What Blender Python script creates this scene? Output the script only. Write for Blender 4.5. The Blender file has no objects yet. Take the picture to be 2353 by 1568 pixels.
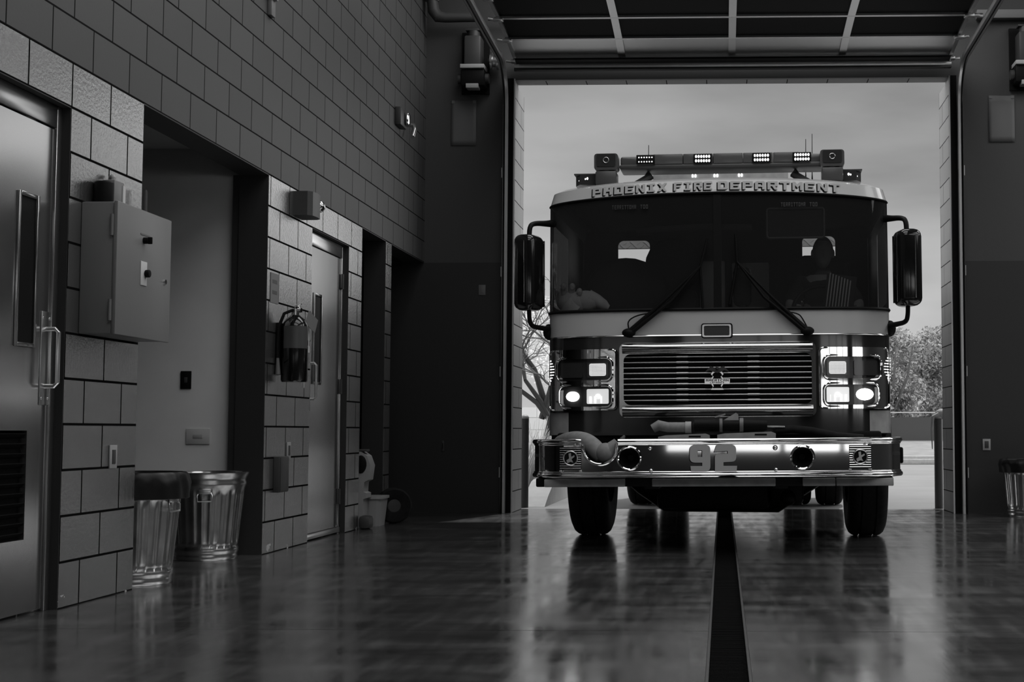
import bpy, bmesh, math, random
from mathutils import Vector, Matrix, Euler
random.seed(7)
R = math.radians
S = bpy.context.scene
COL = S.collection

# ------------------------------------------------------------------ camera
F_PX = 3232.0
PITCH = math.atan(209 / F_PX)
YAW = math.atan(90 / F_PX)
cd = bpy.data.cameras.new('camera')
cam = bpy.data.objects.new('camera', cd)
COL.objects.link(cam)
cd.sensor_width = 36.0
cd.lens = F_PX / 2353 * 36.0
cd.shift_x = -(1570 - 1176.5) / 2353
cd.clip_end = 500
cam.location = (0, 0, 0.80)
cam.rotation_euler = Euler((math.pi / 2 + PITCH, 0, YAW), 'XYZ')
S.camera = cam

# ------------------------------------------------------------------ exposure
S.view_settings.view_transform = 'Standard'
S.view_settings.look = 'None'
S.view_settings.exposure = 0.0
S.view_settings.gamma = 1.0
S.view_settings.use_curve_mapping = False
S.cycles.use_denoising = True
S.cycles.max_bounces = 8
S.cycles.transparent_max_bounces = 12
S.cycles.sample_clamp_indirect = 4.0
S.cycles.caustics_reflective = False
S.cycles.caustics_refractive = False

# ------------------------------------------------------------------ sky
W = bpy.data.worlds.new('overcast_sky')
S.world = W
W.use_nodes = True
nt = W.node_tree
nt.nodes.clear()
o = nt.nodes.new('ShaderNodeOutputWorld')
bg = nt.nodes.new('ShaderNodeBackground')
tc = nt.nodes.new('ShaderNodeTexCoord')
sep = nt.nodes.new('ShaderNodeSeparateXYZ')
mp = nt.nodes.new('ShaderNodeMapping')
mp.inputs['Scale'].default_value = (1.7, 1.7, 6.5)
mp.inputs['Location'].default_value = (0.3, 0.1, 0.4)
nz = nt.nodes.new('ShaderNodeTexNoise')
nz.inputs['Scale'].default_value = 2.6
nz.inputs['Detail'].default_value = 5
nz.inputs['Roughness'].default_value = 0.45
rp = nt.nodes.new('ShaderNodeValToRGB')
rp.color_ramp.elements[0].position = 0.30
rp.color_ramp.elements[0].color = (0.205, 0.205, 0.205, 1)
rp.color_ramp.elements[1].position = 0.66
rp.color_ramp.elements[1].color = (0.355, 0.355, 0.355, 1)
gr = nt.nodes.new('ShaderNodeValToRGB')          # brighter band near the horizon
gr.color_ramp.elements[0].position = 0.0
gr.color_ramp.elements[0].color = (1.85, 1.85, 1.85, 1)
gr.color_ramp.elements[1].position = 0.26
gr.color_ramp.elements[1].color = (0.92, 0.92, 0.92, 1)
mul = nt.nodes.new('ShaderNodeVectorMath')
mul.operation = 'MULTIPLY'
L = nt.links.new
L(tc.outputs['Generated'], mp.inputs['Vector'])
L(tc.outputs['Generated'], sep.inputs['Vector'])
L(mp.outputs['Vector'], nz.inputs['Vector'])
L(nz.outputs['Fac'], rp.inputs['Fac'])
L(sep.outputs['Z'], gr.inputs['Fac'])
L(rp.outputs['Color'], mul.inputs[0])
L(gr.outputs['Color'], mul.inputs[1])
dt = nt.nodes.new('ShaderNodeVectorMath'); dt.operation = 'DOT_PRODUCT'     # brighter sky round the veiled sun
dt.inputs[1].default_value = Vector((0.28, 1.0, 2.5)).normalized()
pw = nt.nodes.new('ShaderNodeMath'); pw.operation = 'POWER'; pw.inputs[1].default_value = 7.0
mxz = nt.nodes.new('ShaderNodeMath'); mxz.operation = 'MAXIMUM'; mxz.inputs[1].default_value = 0.0
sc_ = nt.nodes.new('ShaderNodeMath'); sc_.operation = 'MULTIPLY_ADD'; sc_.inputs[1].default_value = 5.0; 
bk = nt.nodes.new('ShaderNodeMapRange'); bk.inputs['From Min'].default_value = 0.0; bk.inputs['From Max'].default_value = -1.0     # added brightness behind the camera, to light the yard's near faces
bk.inputs['To Min'].default_value = 1.0; bk.inputs['To Max'].default_value = 3.2
xm = nt.nodes.new('ShaderNodeMapRange'); xm.inputs['From Min'].default_value = 0.20; xm.inputs['From Max'].default_value = 0.75     # added brightness either side, out of view, to light far wall and jambs
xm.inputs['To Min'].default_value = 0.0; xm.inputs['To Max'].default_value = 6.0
ad0 = nt.nodes.new('ShaderNodeMath'); ad0.operation = 'ADD'
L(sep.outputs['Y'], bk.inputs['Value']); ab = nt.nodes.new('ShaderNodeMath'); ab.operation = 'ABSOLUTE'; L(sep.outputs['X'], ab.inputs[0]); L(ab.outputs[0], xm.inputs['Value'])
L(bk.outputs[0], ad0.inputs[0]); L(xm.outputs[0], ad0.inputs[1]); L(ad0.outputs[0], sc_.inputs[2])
m3 = nt.nodes.new('ShaderNodeVectorMath'); m3.operation = 'SCALE'
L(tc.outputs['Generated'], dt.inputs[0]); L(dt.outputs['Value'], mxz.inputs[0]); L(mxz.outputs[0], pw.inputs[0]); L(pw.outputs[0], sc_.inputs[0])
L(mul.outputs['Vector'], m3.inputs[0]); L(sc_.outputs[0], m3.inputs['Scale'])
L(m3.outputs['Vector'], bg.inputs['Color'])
bg.inputs['Strength'].default_value = 1.0
L(bg.outputs['Background'], o.inputs['Surface'])

# ------------------------------------------------------------------ sun and daylight
def light(name, kind, loc, rot, energy, size=None, size_y=None, color=(1, 1, 1)):
    d = bpy.data.lights.new(name, kind)
    d.energy = energy
    d.color = color
    if kind == 'AREA':
        d.shape = 'RECTANGLE'
        d.size = size
        d.size_y = size_y or size
    ob = bpy.data.objects.new(name, d)
    COL.objects.link(ob)
    ob.location = loc
    ob.rotation_euler = rot
    return ob
sun = light('sun', 'SUN', (6, 20, 12), (0, 0, 0), 2.5)
sun.data.angle = R(0.6)
sun.rotation_euler = Vector((-0.28, -1.0, -2.5)).to_track_quat('-Z', 'Y').to_euler()
# daylight through the doorways at the back of the bay (behind the camera)
BACK_Y = -7.0
for bx in (0.1, 6.4, 12.0):
    for bz in (1.55, 2.45):
        light('back_door_daylight', 'AREA', (bx, BACK_Y - 0.12, bz), (R(90), 0, R(180)), 4.6, 4.1, 0.56)

# ------------------------------------------------------------------ materials
def g(v):
    return (v, v, v, 1)
def mat(name, v=0.2, rough=0.5, metal=0.0, spec=0.5, emit=None, coat=0.0, noise=None, bump=None, ior=1.45):
    m = bpy.data.materials.new(name)
    m.use_nodes = True
    t = m.node_tree
    b = t.nodes['Principled BSDF']
    b.inputs['Base Color'].default_value = g(v)
    b.inputs['Roughness'].default_value = rough
    b.inputs['Metallic'].default_value = metal
    b.inputs['Specular IOR Level'].default_value = spec
    b.inputs['IOR'].default_value = ior
    b.inputs['Coat Weight'].default_value = coat
    b.inputs['Coat Roughness'].default_value = 0.05
    if emit:
        b.inputs['Emission Color'].default_value = g(1)
        b.inputs['Emission Strength'].default_value = emit
    if noise:                                    # (scale, amount): albedo mottling
        tcn = t.nodes.new('ShaderNodeTexCoord')
        n = t.nodes.new('ShaderNodeTexNoise')
        n.inputs['Scale'].default_value = noise[0]
        n.inputs['Detail'].default_value = 6
        rr = t.nodes.new('ShaderNodeValToRGB')
        rr.color_ramp.elements[0].position = 0.3
        rr.color_ramp.elements[0].color = g(v * (1 - noise[1]))
        rr.color_ramp.elements[1].position = 0.7
        rr.color_ramp.elements[1].color = g(min(1, v * (1 + noise[1])))
        t.links.new(tcn.outputs['Object'], n.inputs['Vector'])
        t.links.new(n.outputs['Fac'], rr.inputs['Fac'])
        t.links.new(rr.outputs['Color'], b.inputs['Base Color'])
    if bump:                                     # (scale, strength, distance)
        tcb = t.nodes.new('ShaderNodeTexCoord')
        n2 = t.nodes.new('ShaderNodeTexNoise')
        n2.inputs['Scale'].default_value = bump[0]
        n2.inputs['Detail'].default_value = 4
        bp = t.nodes.new('ShaderNodeBump')
        bp.inputs['Strength'].default_value = bump[1]
        bp.inputs['Distance'].default_value = bump[2]
        t.links.new(tcb.outputs['Object'], n2.inputs['Vector'])
        t.links.new(n2.outputs['Fac'], bp.inputs['Height'])
        t.links.new(bp.outputs['Normal'], b.inputs['Normal'])
    return m

ROW, WID = 0.2088, 0.4088
def block(name, v, mortar, rough, phase, axis='Y', spec=0.5, bump=0.4, chips=False, mort=0.0055, ior=1.45):
    """painted concrete block laid in running bond; phase = where a joint of the odd courses falls"""
    m = bpy.data.materials.new(name)
    m.use_nodes = True
    t = m.node_tree
    b = t.nodes['Principled BSDF']
    N = t.nodes.new
    geo = N('ShaderNodeNewGeometry')
    sp = N('ShaderNodeSeparateXYZ')
    sub = N('ShaderNodeMath'); sub.operation = 'SUBTRACT'; sub.inputs[1].default_value = phase - 40 * WID
    cb = N('ShaderNodeCombineXYZ')
    br = N('ShaderNodeTexBrick')
    br.offset = 0.5
    br.inputs['Scale'].default_value = 1
    br.inputs['Brick Width'].default_value = WID
    br.inputs['Row Height'].default_value = ROW
    br.inputs['Mortar Size'].default_value = mort
    br.inputs['Mortar Smooth'].default_value = 0.25
    br.inputs['Color1'].default_value = g(v * 0.93)
    br.inputs['Color2'].default_value = g(v * 1.07)
    br.inputs['Mortar'].default_value = g(mortar)
    l = t.links.new
    l(geo.outputs['Position'], sp.inputs['Vector'])
    l(sp.outputs[axis], sub.inputs[0])
    l(sub.outputs[0], cb.inputs['X'])
    l(sp.outputs['Z'], cb.inputs['Y'])
    l(cb.outputs['Vector'], br.inputs['Vector'])
    col = br.outputs['Color']
    n = N('ShaderNodeTexNoise'); n.inputs['Scale'].default_value = 55; n.inputs['Detail'].default_value = 5
    n.inputs['Roughness'].default_value = 0.62
    l(geo.outputs['Position'], n.inputs['Vector'])
    if chips:                                    # paint knocked off along the floor
        n3 = N('ShaderNodeTexNoise'); n3.inputs['Scale'].default_value = 5.5; n3.inputs['Detail'].default_value = 3
        l(geo.outputs['Position'], n3.inputs['Vector'])
        gt = N('ShaderNodeMath'); gt.operation = 'GREATER_THAN'; gt.inputs[1].default_value = 0.60
        lt = N('ShaderNodeMath'); lt.operation = 'LESS_THAN'; lt.inputs[1].default_value = 0.06
        an = N('ShaderNodeMath'); an.operation = 'MULTIPLY'
        l(n3.outputs['Fac'], gt.inputs[0]); l(sp.outputs['Z'], lt.inputs[0])
        l(gt.outputs[0], an.inputs[0]); l(lt.outputs[0], an.inputs[1])
        mx = N('ShaderNodeMix'); mx.data_type = 'RGBA'
        l(an.outputs[0], mx.inputs[0]); l(col, mx.inputs[6]); mx.inputs[7].default_value = g(0.6)
        col = mx.outputs[2]
    l(col, b.inputs['Base Color'])
    b.inputs['Roughness'].default_value = rough
    sl = N('ShaderNodeMath'); sl.operation = 'MULTIPLY_ADD'; sl.inputs[1].default_value = -spec; sl.inputs[2].default_value = spec
    l(br.outputs['Fac'], sl.inputs[0]); l(sl.outputs[0], b.inputs['Specular IOR Level'])
    b.inputs['IOR'].default_value = ior
    inv = N('ShaderNodeMath'); inv.operation = 'MULTIPLY_ADD'
    inv.inputs[1].default_value = -1.0; inv.inputs[2].default_value = 1.0
    l(br.outputs['Fac'], inv.inputs[0])
    b1 = N('ShaderNodeBump'); b1.inputs['Strength'].default_value = 0.9; b1.inputs['Distance'].default_value = 0.006
    l(inv.outputs[0], b1.inputs['Height'])
    b2 = N('ShaderNodeBump'); b2.inputs['Strength'].default_value = bump; b2.inputs['Distance'].default_value = 0.004
    l(n.outputs['Fac'], b2.inputs['Height']); l(b1.outputs['Normal'], b2.inputs['Normal'])
    l(b2.outputs['Normal'], b.inputs['Normal'])
    return m

M = {}
M['blk_up'] = block('dark_painted_block', 0.075, 0.02, 0.55, 6.33, 'Y', 0.3, 0.10)
M['blk_low'] = block('glossy_painted_block', 0.06, 0.008, 0.20, 6.33, 'Y', 0.60, 0.6, chips=True, ior=4.5, mort=0.0065)
M['blk_jamb'] = block('bare_grey_block', 0.34, 0.05, 0.8, 14.0, 'Y', 0.3, 0.5)
M['blk_head'] = block('bare_grey_block_lintel', 0.34, 0.05, 0.8, 0.05, 'X', 0.3, 0.5)
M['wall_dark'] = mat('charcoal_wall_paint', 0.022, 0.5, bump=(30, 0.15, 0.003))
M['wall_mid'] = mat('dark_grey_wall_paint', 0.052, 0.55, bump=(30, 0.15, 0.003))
M['wall_back'] = mat('dark_back_wall_paint', 0.06, 0.6)
M['recess'] = mat('near_black_return', 0.018, 0.6)
M['dim_plate'] = mat('dull_wall_plate', 0.50, 0.6)
M['corr'] = mat('pale_plaster', 0.72, 0.6, noise=(3, 0.05))
M['ceil'] = mat('dark_metal_deck', 0.05, 0.7)
M['door'] = mat('painted_steel_door', 0.045, 0.19, spec=0.52, ior=4.5, bump=(6, 0.05, 0.004))
M['frame'] = mat('painted_steel_frame', 0.045, 0.20, spec=0.52, ior=4.5)
M['black'] = mat('black', 0.007, 0.5, spec=0.12)
M['blackg'] = mat('black_gloss', 0.008, 0.12, spec=0.6)
M['rubber'] = mat('rubber', 0.012, 0.75, spec=0.15, noise=(20, 0.3))
M['dkgrey'] = mat('dark_grey_plastic', 0.045, 0.45)
M['grey'] = mat('grey_plastic', 0.16, 0.5)
M['ltgrey'] = mat('light_grey_plastic', 0.36, 0.5)
M['white'] = mat('white_plastic', 0.62, 0.45)
M['cab_box'] = mat('grey_enamel', 0.20, 0.38)
M['paper'] = mat('paper_sheet', 0.13, 0.6)
M['galv'] = mat('galvanised_steel', 0.42, 0.26, metal=1.0, noise=(9, 0.18))
M['liner'] = mat('black_bin_liner', 0.006, 0.4, spec=0.3)
M['steel'] = mat('brushed_steel', 0.6, 0.28, metal=1.0)
M['track'] = mat('galvanised_track', 0.55, 0.33, metal=1.0)
M['chrome'] = mat('chrome', 0.78, 0.035, metal=1.0)
M['chrome3'] = mat('dull_chrome', 0.42, 0.10, metal=1.0)
M['grille'] = mat('brushed_grille_bar', 0.5, 0.22, metal=1.0)
M['chrome2'] = mat('satin_chrome', 0.6, 0.14, metal=1.0)
M['red'] = mat('dark_red_truck_paint', 0.022, 0.10, spec=0.5, coat=0.6)
M['cream'] = mat('white_truck_paint', 0.55, 0.18, spec=0.5, coat=0.5)
M['rbar'] = mat('dark_roof_paint', 0.07, 0.35)
M['dome'] = mat('light_bar_dome', 0.10, 0.2)
M['letter'] = mat('matte_letter_face', 0.47, 0.6, spec=0.2)
M['grate'] = mat('cast_iron_grate', 0.006, 0.9, spec=0.08)
M['pane_low'] = mat('door_pane_reflection', 0.62, 0.42, metal=0.9)  # lowest door section: its bright reflection put into a paler metal
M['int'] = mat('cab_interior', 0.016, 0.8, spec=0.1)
M['int2'] = mat('cab_interior_panel', 0.34, 0.6)
M['plank'] = mat('grey_rubber_plank', 0.36, 0.6, noise=(14, 0.15))
M['hose'] = mat('canvas_hose', 0.24, 0.75, noise=(30, 0.15))
M['skin'] = mat('skin', 0.22, 0.5)
M['shirt'] = mat('dark_uniform', 0.02, 0.85)
M['glove'] = mat('pale_leather_glove', 0.42, 0.7, noise=(25, 0.1))
M['gold'] = mat('matte_numeral', 0.50, 0.4)
M['amber'] = mat('lit_led_lens', 0.5, 0.4, emit=0.9)
M['led'] = mat('led_on', 0.8, 0.4, emit=3.5)
M['ledlow'] = mat('led_half_on', 0.6, 0.4, emit=1.6)
M['head'] = mat('headlamp_beam', 0.9, 0.4, emit=4.5)
M['lampin'] = mat('lit_lamp_reflector', 0.7, 0.25, metal=0.6, emit=0.55)
M['lens'] = mat('smoked_lens', 0.04, 0.12, spec=0.7)
M['ground'] = mat('concrete_apron', 0.19, 0.75, noise=(0.8, 0.12), bump=(8, 0.1, 0.01))
M['dirt'] = mat('pale_dirt', 0.22, 0.9, noise=(2.5, 0.15))
M['curbm'] = mat('pale_concrete', 0.32, 0.8, noise=(6, 0.08))  # kerb concrete, paler than the apron
M['wallblk'] = block('yard_block', 0.80, 0.5, 0.9, 0.1, 'X', 0.2, 0.3)
M['bark'] = mat('bark', 0.10, 0.9, noise=(8, 0.3))
M['barkd'] = mat('dark_bark', 0.035, 0.9)
M['leaf'] = mat('leaf', 0.30, 0.6, noise=(3, 0.4))
M['leaf2'] = mat('leaf_pale', 0.78, 0.6, noise=(3, 0.4))
M['grass'] = mat('dry_grass', 0.5, 0.8)
M['rock'] = mat('rock', 0.25, 0.9, noise=(5, 0.3))
M['bollard'] = mat('dark_painted_steel', 0.05, 0.45)

def glass(name, tint=0.8, refl=0.06, rough=0.02, haze=0.0):
    m = bpy.data.materials.new(name)
    m.use_nodes = True
    t = m.node_tree
    t.nodes.clear()
    out = t.nodes.new('ShaderNodeOutputMaterial')
    tr = t.nodes.new('ShaderNodeBsdfTransparent'); tr.inputs[0].default_value = g(tint)
    gl = t.nodes.new('ShaderNodeBsdfGlossy'); gl.inputs['Roughness'].default_value = rough
    lw = t.nodes.new('ShaderNodeFresnel'); lw.inputs['IOR'].default_value = 1.45
    ma = t.nodes.new('ShaderNodeMath'); ma.operation = 'MULTIPLY'; ma.inputs[1].default_value = refl / 0.04
    mx = t.nodes.new('ShaderNodeMixShader')
    t.links.new(lw.outputs[0], ma.inputs[0]); t.links.new(ma.outputs[0], mx.inputs[0])
    t.links.new(tr.outputs[0], mx.inputs[1]); t.links.new(gl.outputs[0], mx.inputs[2])
    df = t.nodes.new('ShaderNodeBsdfDiffuse'); df.inputs[0].default_value = g(0.8)  # pale haze mixed in to lift the dark cab behind the glass
    m2 = t.nodes.new('ShaderNodeMixShader'); m2.inputs[0].default_value = haze
    t.links.new(mx.outputs[0], m2.inputs[1]); t.links.new(df.outputs[0], m2.inputs[2])
    t.links.new(m2.outputs[0], out.inputs[0])
    return m
M['glass'] = glass('windshield_glass', 0.85, 0.035, haze=0.018)
M['doorglass'] = mat('dark_door_lite', 0.012, 0.10, spec=0.5)
M['pane'] = mat('overhead_door_pane', 0.010, 0.7, spec=0.1)  # upper door sections: near black and dull, lack of reflection put into the colour
M['sideglass'] = glass('tinted_side_glass', 0.06, 0.03)

def floor_mat():
    m = bpy.data.materials.new('polished_concrete')
    m.use_nodes = True
    t = m.node_tree
    b = t.nodes['Principled BSDF']
    N = t.nodes.new; l = t.links.new
    geo = N('ShaderNodeNewGeometry')
    mp1 = N('ShaderNodeMapping'); mp1.inputs['Scale'].default_value = (0.8, 2.6, 1); mp1.inputs['Rotation'].default_value = (0, 0, R(14))
    n1 = N('ShaderNodeTexNoise'); n1.inputs['Scale'].default_value = 1.3; n1.inputs['Detail'].default_value = 8; n1.inputs['Roughness'].default_value = 0.6
    mp2 = N('ShaderNodeMapping'); mp2.inputs['Scale'].default_value = (6, 0.7, 1); mp2.inputs['Rotation'].default_value = (0, 0, R(-20))
    n2 = N('ShaderNodeTexNoise'); n2.inputs['Scale'].default_value = 2.2; n2.inputs['Detail'].default_value = 6
    l(geo.outputs['Position'], mp1.inputs['Vector']); l(mp1.outputs['Vector'], n1.inputs['Vector'])
    l(geo.outputs['Position'], mp2.inputs['Vector']); l(mp2.outputs['Vector'], n2.inputs['Vector'])
    rc = N('ShaderNodeValToRGB')
    rc.color_ramp.elements[0].position = 0.3; rc.color_ramp.elements[0].color = g(0.03)
    rc.color_ramp.elements[1].position = 0.72; rc.color_ramp.elements[1].color = g(0.066)
    l(n1.outputs['Fac'], rc.inputs['Fac'])
    l(rc.outputs['Color'], b.inputs['Base Color'])
    ad = N('ShaderNodeMath'); ad.operation = 'ADD'
    l(n1.outputs['Fac'], ad.inputs[0]); l(n2.outputs['Fac'], ad.inputs[1])
    mr = N('ShaderNodeMapRange'); mr.inputs['From Min'].default_value = 0.7; mr.inputs['From Max'].default_value = 1.3
    mr.inputs['To Min'].default_value = 0.08; mr.inputs['To Max'].default_value = 0.23
    l(ad.outputs[0], mr.inputs['Value']); l(mr.outputs[0], b.inputs['Roughness'])
    b.inputs['IOR'].default_value = 4.0
    b.inputs['Specular IOR Level'].default_value = 0.75
    bp = N('ShaderNodeBump'); bp.inputs['Strength'].default_value = 0.10; bp.inputs['Distance'].default_value = 0.004
    l(ad.outputs[0], bp.inputs['Height']); l(bp.outputs['Normal'], b.inputs['Normal'])
    return m
M['floor'] = floor_mat()

# ------------------------------------------------------------------ mesh helpers
class MB:
    def __init__(self):
        self.bm = bmesh.new()
    def add(self, t, mi=0, mx=None):
        if mx is not None:
            bmesh.ops.transform(t, matrix=mx, verts=t.verts)
        bmesh.ops.recalc_face_normals(t, faces=t.faces)
        for f in t.faces:
            f.material_index = mi
        me = bpy.data.meshes.new('t')
        t.to_mesh(me); t.free()
        self.bm.from_mesh(me)
        bpy.data.meshes.remove(me)
        return self
    def box(self, c, s, bev=0, rot=None, mi=0, seg=2):
        t = bmesh.new()
        bmesh.ops.create_cube(t, size=1)
        bmesh.ops.scale(t, vec=s, verts=t.verts)
        if bev:
            bmesh.ops.bevel(t, geom=t.edges[:], offset=min(bev, min(s) * 0.49), segments=seg, profile=0.5, affect='EDGES')
        mx = Matrix.Translation(c) @ (Euler(rot).to_matrix().to_4x4() if rot else Matrix())
        return self.add(t, mi, mx)
    def bb(self, a, b, bev=0, mi=0):
        c = [(p + q) / 2 for p, q in zip(a, b)]
        return self.box(c, [abs(q - p) for p, q in zip(a, b)], bev, None, mi)
    def cyl(self, p0, p1, r0, r1=None, n=20, mi=0, bev=0):
        p0, p1 = Vector(p0), Vector(p1)
        t = bmesh.new()
        d = p1 - p0
        bmesh.ops.create_cone(t, cap_ends=True, segments=n, radius1=r0, radius2=r0 if r1 is None else r1, depth=d.length)
        if bev:
            es = [e for e in t.edges if len(e.link_faces) == 2 and any(len(f.verts) > 4 for f in e.link_faces)]
            bmesh.ops.bevel(t, geom=es, offset=bev, segments=3, profile=0.5, affect='EDGES')
        q = d.to_track_quat('Z', 'Y').to_matrix().to_4x4()
        return self.add(t, mi, Matrix.Translation((p0 + p1) / 2) @ q)
    def tube(self, pts, r, n=8, mi=0, closed=False):
        pts = [Vector(p) for p in pts]
        rs = r if isinstance(r, (list, tuple)) else [r] * len(pts)
        t = bmesh.new()
        rings = []
        up = Vector((0, 0, 1))
        N = len(pts)
        prev = None
        for i, p in enumerate(pts):
            a = pts[i - 1] if (i or closed) else pts[0]
            b = pts[(i + 1) % N] if (i < N - 1 or closed) else pts[-1]
            d = (b - a).normalized()
            if prev is None:
                u = d.cross(up)
                if u.length < 1e-3:
                    u = d.cross(Vector((1, 0, 0)))
            else:
                u = prev - d * prev.dot(d)
            u.normalize(); prev = u
            v = d.cross(u)
            rings.append([t.verts.new(p + (u * math.cos(2 * math.pi * k / n) + v * math.sin(2 * math.pi * k / n)) * rs[i]) for k in range(n)])
        for i in range(N if closed else N - 1):
            A, B = rings[i], rings[(i + 1) % N]
            for k in range(n):
                t.faces.new((A[k], A[(k + 1) % n], B[(k + 1) % n], B[k]))
        if not closed:
            t.faces.new(rings[0]); t.faces.new(rings[-1])
        return self.add(t, mi)
    def lathe(self, prof, n=32, mi=0, mx=None, rmod=None):
        t = bmesh.new()
        rings = []
        for r, z in prof:
            rings.append([t.verts.new(((r * (rmod(k / n, z) if rmod else 1)) * math.cos(2 * math.pi * k / n),
                                       (r * (rmod(k / n, z) if rmod else 1)) * math.sin(2 * math.pi * k / n), z)) for k in range(n)])
        for A, B in zip(rings, rings[1:]):
            for k in range(n):
                t.faces.new((A[k], A[(k + 1) % n], B[(k + 1) % n], B[k]))
        return self.add(t, mi, mx)
    def sphere(self, c, r, seg=20, mi=0, mx=None):
        t = bmesh.new()
        bmesh.ops.create_uvsphere(t, u_segments=seg, v_segments=max(8, seg // 2), radius=1)
        if not isinstance(r, (list, tuple)):
            r = (r, r, r)
        m = Matrix.Translation(c) @ (mx or Matrix()) @ Matrix.Diagonal((*r, 1))
        return self.add(t, mi, m)
    def prism(self, loops, depth, mx=None, mi=0, cuts=None, warp=None, bev=0):
        """closed 2-D loops (outer, holes...) filled in x,y and given depth along +z"""
        t = bmesh.new()
        es = []
        for lp in loops:
            vs = [t.verts.new((x, y, 0)) for x, y in lp]
            es += [t.edges.new((vs[i], vs[(i + 1) % len(vs)])) for i in range(len(vs))]
        bmesh.ops.triangle_fill(t, use_beauty=True, use_dissolve=False, edges=es)
        for cx in (cuts or ()):
            bmesh.ops.bisect_plane(t, geom=t.verts[:] + t.edges[:] + t.faces[:], plane_co=(cx, 0, 0), plane_no=(1, 0, 0))
        if depth:
            ex = bmesh.ops.extrude_face_region(t, geom=t.faces[:])
            bmesh.ops.translate(t, vec=(0, 0, depth), verts=[v for v in ex['geom'] if isinstance(v, bmesh.types.BMVert)])
        if warp:
            for v in t.verts:
                v.co = warp(v.co)
        return self.add(t, mi, mx)
    def grid(self, rows, mi=0, close_u=False, skip=None, mis=None):
        t = bmesh.new()
        V = [[t.verts.new(p) for p in r] for r in rows]
        ms = []
        for i in range(len(V) - 1):
            n = len(V[i])
            for k in range(n if close_u else n - 1):
                if skip and skip(i, k):
                    continue
                k2 = (k + 1) % n
                f = t.faces.new((V[i][k], V[i][k2], V[i + 1][k2], V[i + 1][k]))
                f.material_index = mis(i, k) if mis else mi
        bmesh.ops.recalc_face_normals(t, faces=t.faces)
        me = bpy.data.meshes.new('t')
        t.to_mesh(me); t.free()
        self.bm.from_mesh(me)
        bpy.data.meshes.remove(me)
        return self
    def mesh(self, me, mx=None, mi=0):
        t = bmesh.new(); t.from_mesh(me)
        return self.add(t, mi, mx)
    def build(self, name, mats, parent=None, smooth=32, loc=None, rot=None):
        me = bpy.data.meshes.new(name)
        self.bm.to_mesh(me); self.bm.free()
        if not isinstance(mats, (list, tuple)):
            mats = [mats]
        for m in mats:
            me.materials.append(M[m] if isinstance(m, str) else m)
        if smooth:
            me.polygons.foreach_set('use_smooth', [True] * len(me.polygons))
            me.set_sharp_from_angle(angle=R(smooth))
        ob = bpy.data.objects.new(name, me)
        COL.objects.link(ob)
        if parent:
            ob.parent = parent
        if loc:
            ob.location = loc
        if rot:
            ob.rotation_euler = rot
        return ob

def tag(o, label, cat, group=None, kind=None):
    o['label'] = label
    o['category'] = cat
    if group: o['group'] = group
    if kind: o['kind'] = kind
    return o
def thing(name, label, cat, loc, rot=(0, 0, 0), group=None):
    e = bpy.data.objects.new(name, None)
    e.empty_display_size = 0.1
    COL.objects.link(e)
    e.location = loc
    e.rotation_euler = rot
    return tag(e, label, cat, group)
def struct(o, label=None, cat=None):
    o['kind'] = 'structure'
    if label: o['label'] = label
    if cat: o['category'] = cat
    return o
def copy_tree(o, parent=None):
    c = o.copy(); COL.objects.link(c)
    if parent: c.parent = parent
    for ch in list(o.children):
        copy_tree(ch, c)
    return c
def rrect(x0, y0, x1, y1, r, n=6):
    pts = []
    for cx, cy, a in ((x1 - r, y1 - r, 0), (x0 + r, y1 - r, 90), (x0 + r, y0 + r, 180), (x1 - r, y0 + r, 270)):
        for k in range(n + 1):
            th = R(a + 90 * k / n)
            pts.append((cx + r * math.cos(th), cy + r * math.sin(th)))
    return pts
def circ(cx, cy, r, n=28):
    return [(cx + r * math.cos(2 * math.pi * k / n), cy + r * math.sin(2 * math.pi * k / n)) for k in range(n)]
def soft(pts, rs, it=2):
    """round the corners of a bent tube"""
    P = [(Vector(p), r) for p, r in zip(pts, rs if isinstance(rs, (list, tuple)) else [rs] * len(pts))]
    for _ in range(it):
        Q = [P[0]]
        for (a, ra), (b_, rb_) in zip(P, P[1:]):
            Q += [(a.lerp(b_, 0.25), ra * .75 + rb_ * .25), (a.lerp(b_, 0.75), ra * .25 + rb_ * .75)]
        P = Q + [P[-1]]
    return [p for p, _ in P], [r for _, r in P]
XZ = Matrix(((1, 0, 0, 0), (0, 0, 1, 0), (0, 1, 0, 0), (0, 0, 0, 1)))        # (x,y,depth)->(x,depth,y): depth along +Y
YZ = Matrix(((0, 0, 1, 0), (1, 0, 0, 0), (0, 1, 0, 0), (0, 0, 0, 1)))        # (x,y,depth)->(depth,x,y): depth along +X

# ================================================================== room shell
FX0, FX1, FY0 = -5.6, 14.0, BACK_Y
DR0, DR1 = -0.058, 0.096          # trench drain across x
b = MB()
joints = [5.72, 9.3, 11.6]
ys = [FY0] + joints + [14.7]
for x0, x1 in ((FX0, DR0), (DR1, FX1)):
    for y0, y1 in zip(ys, ys[1:]):
        b.bb((x0, y0 + 0.003, -0.12), (x1, y1 - 0.003, 0.0))
b.bb((FX0, FY0, -0.3), (FX1, 14.7, -0.121), mi=1)
struct(b.build('floor', ['floor', 'black'], smooth=0))

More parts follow.
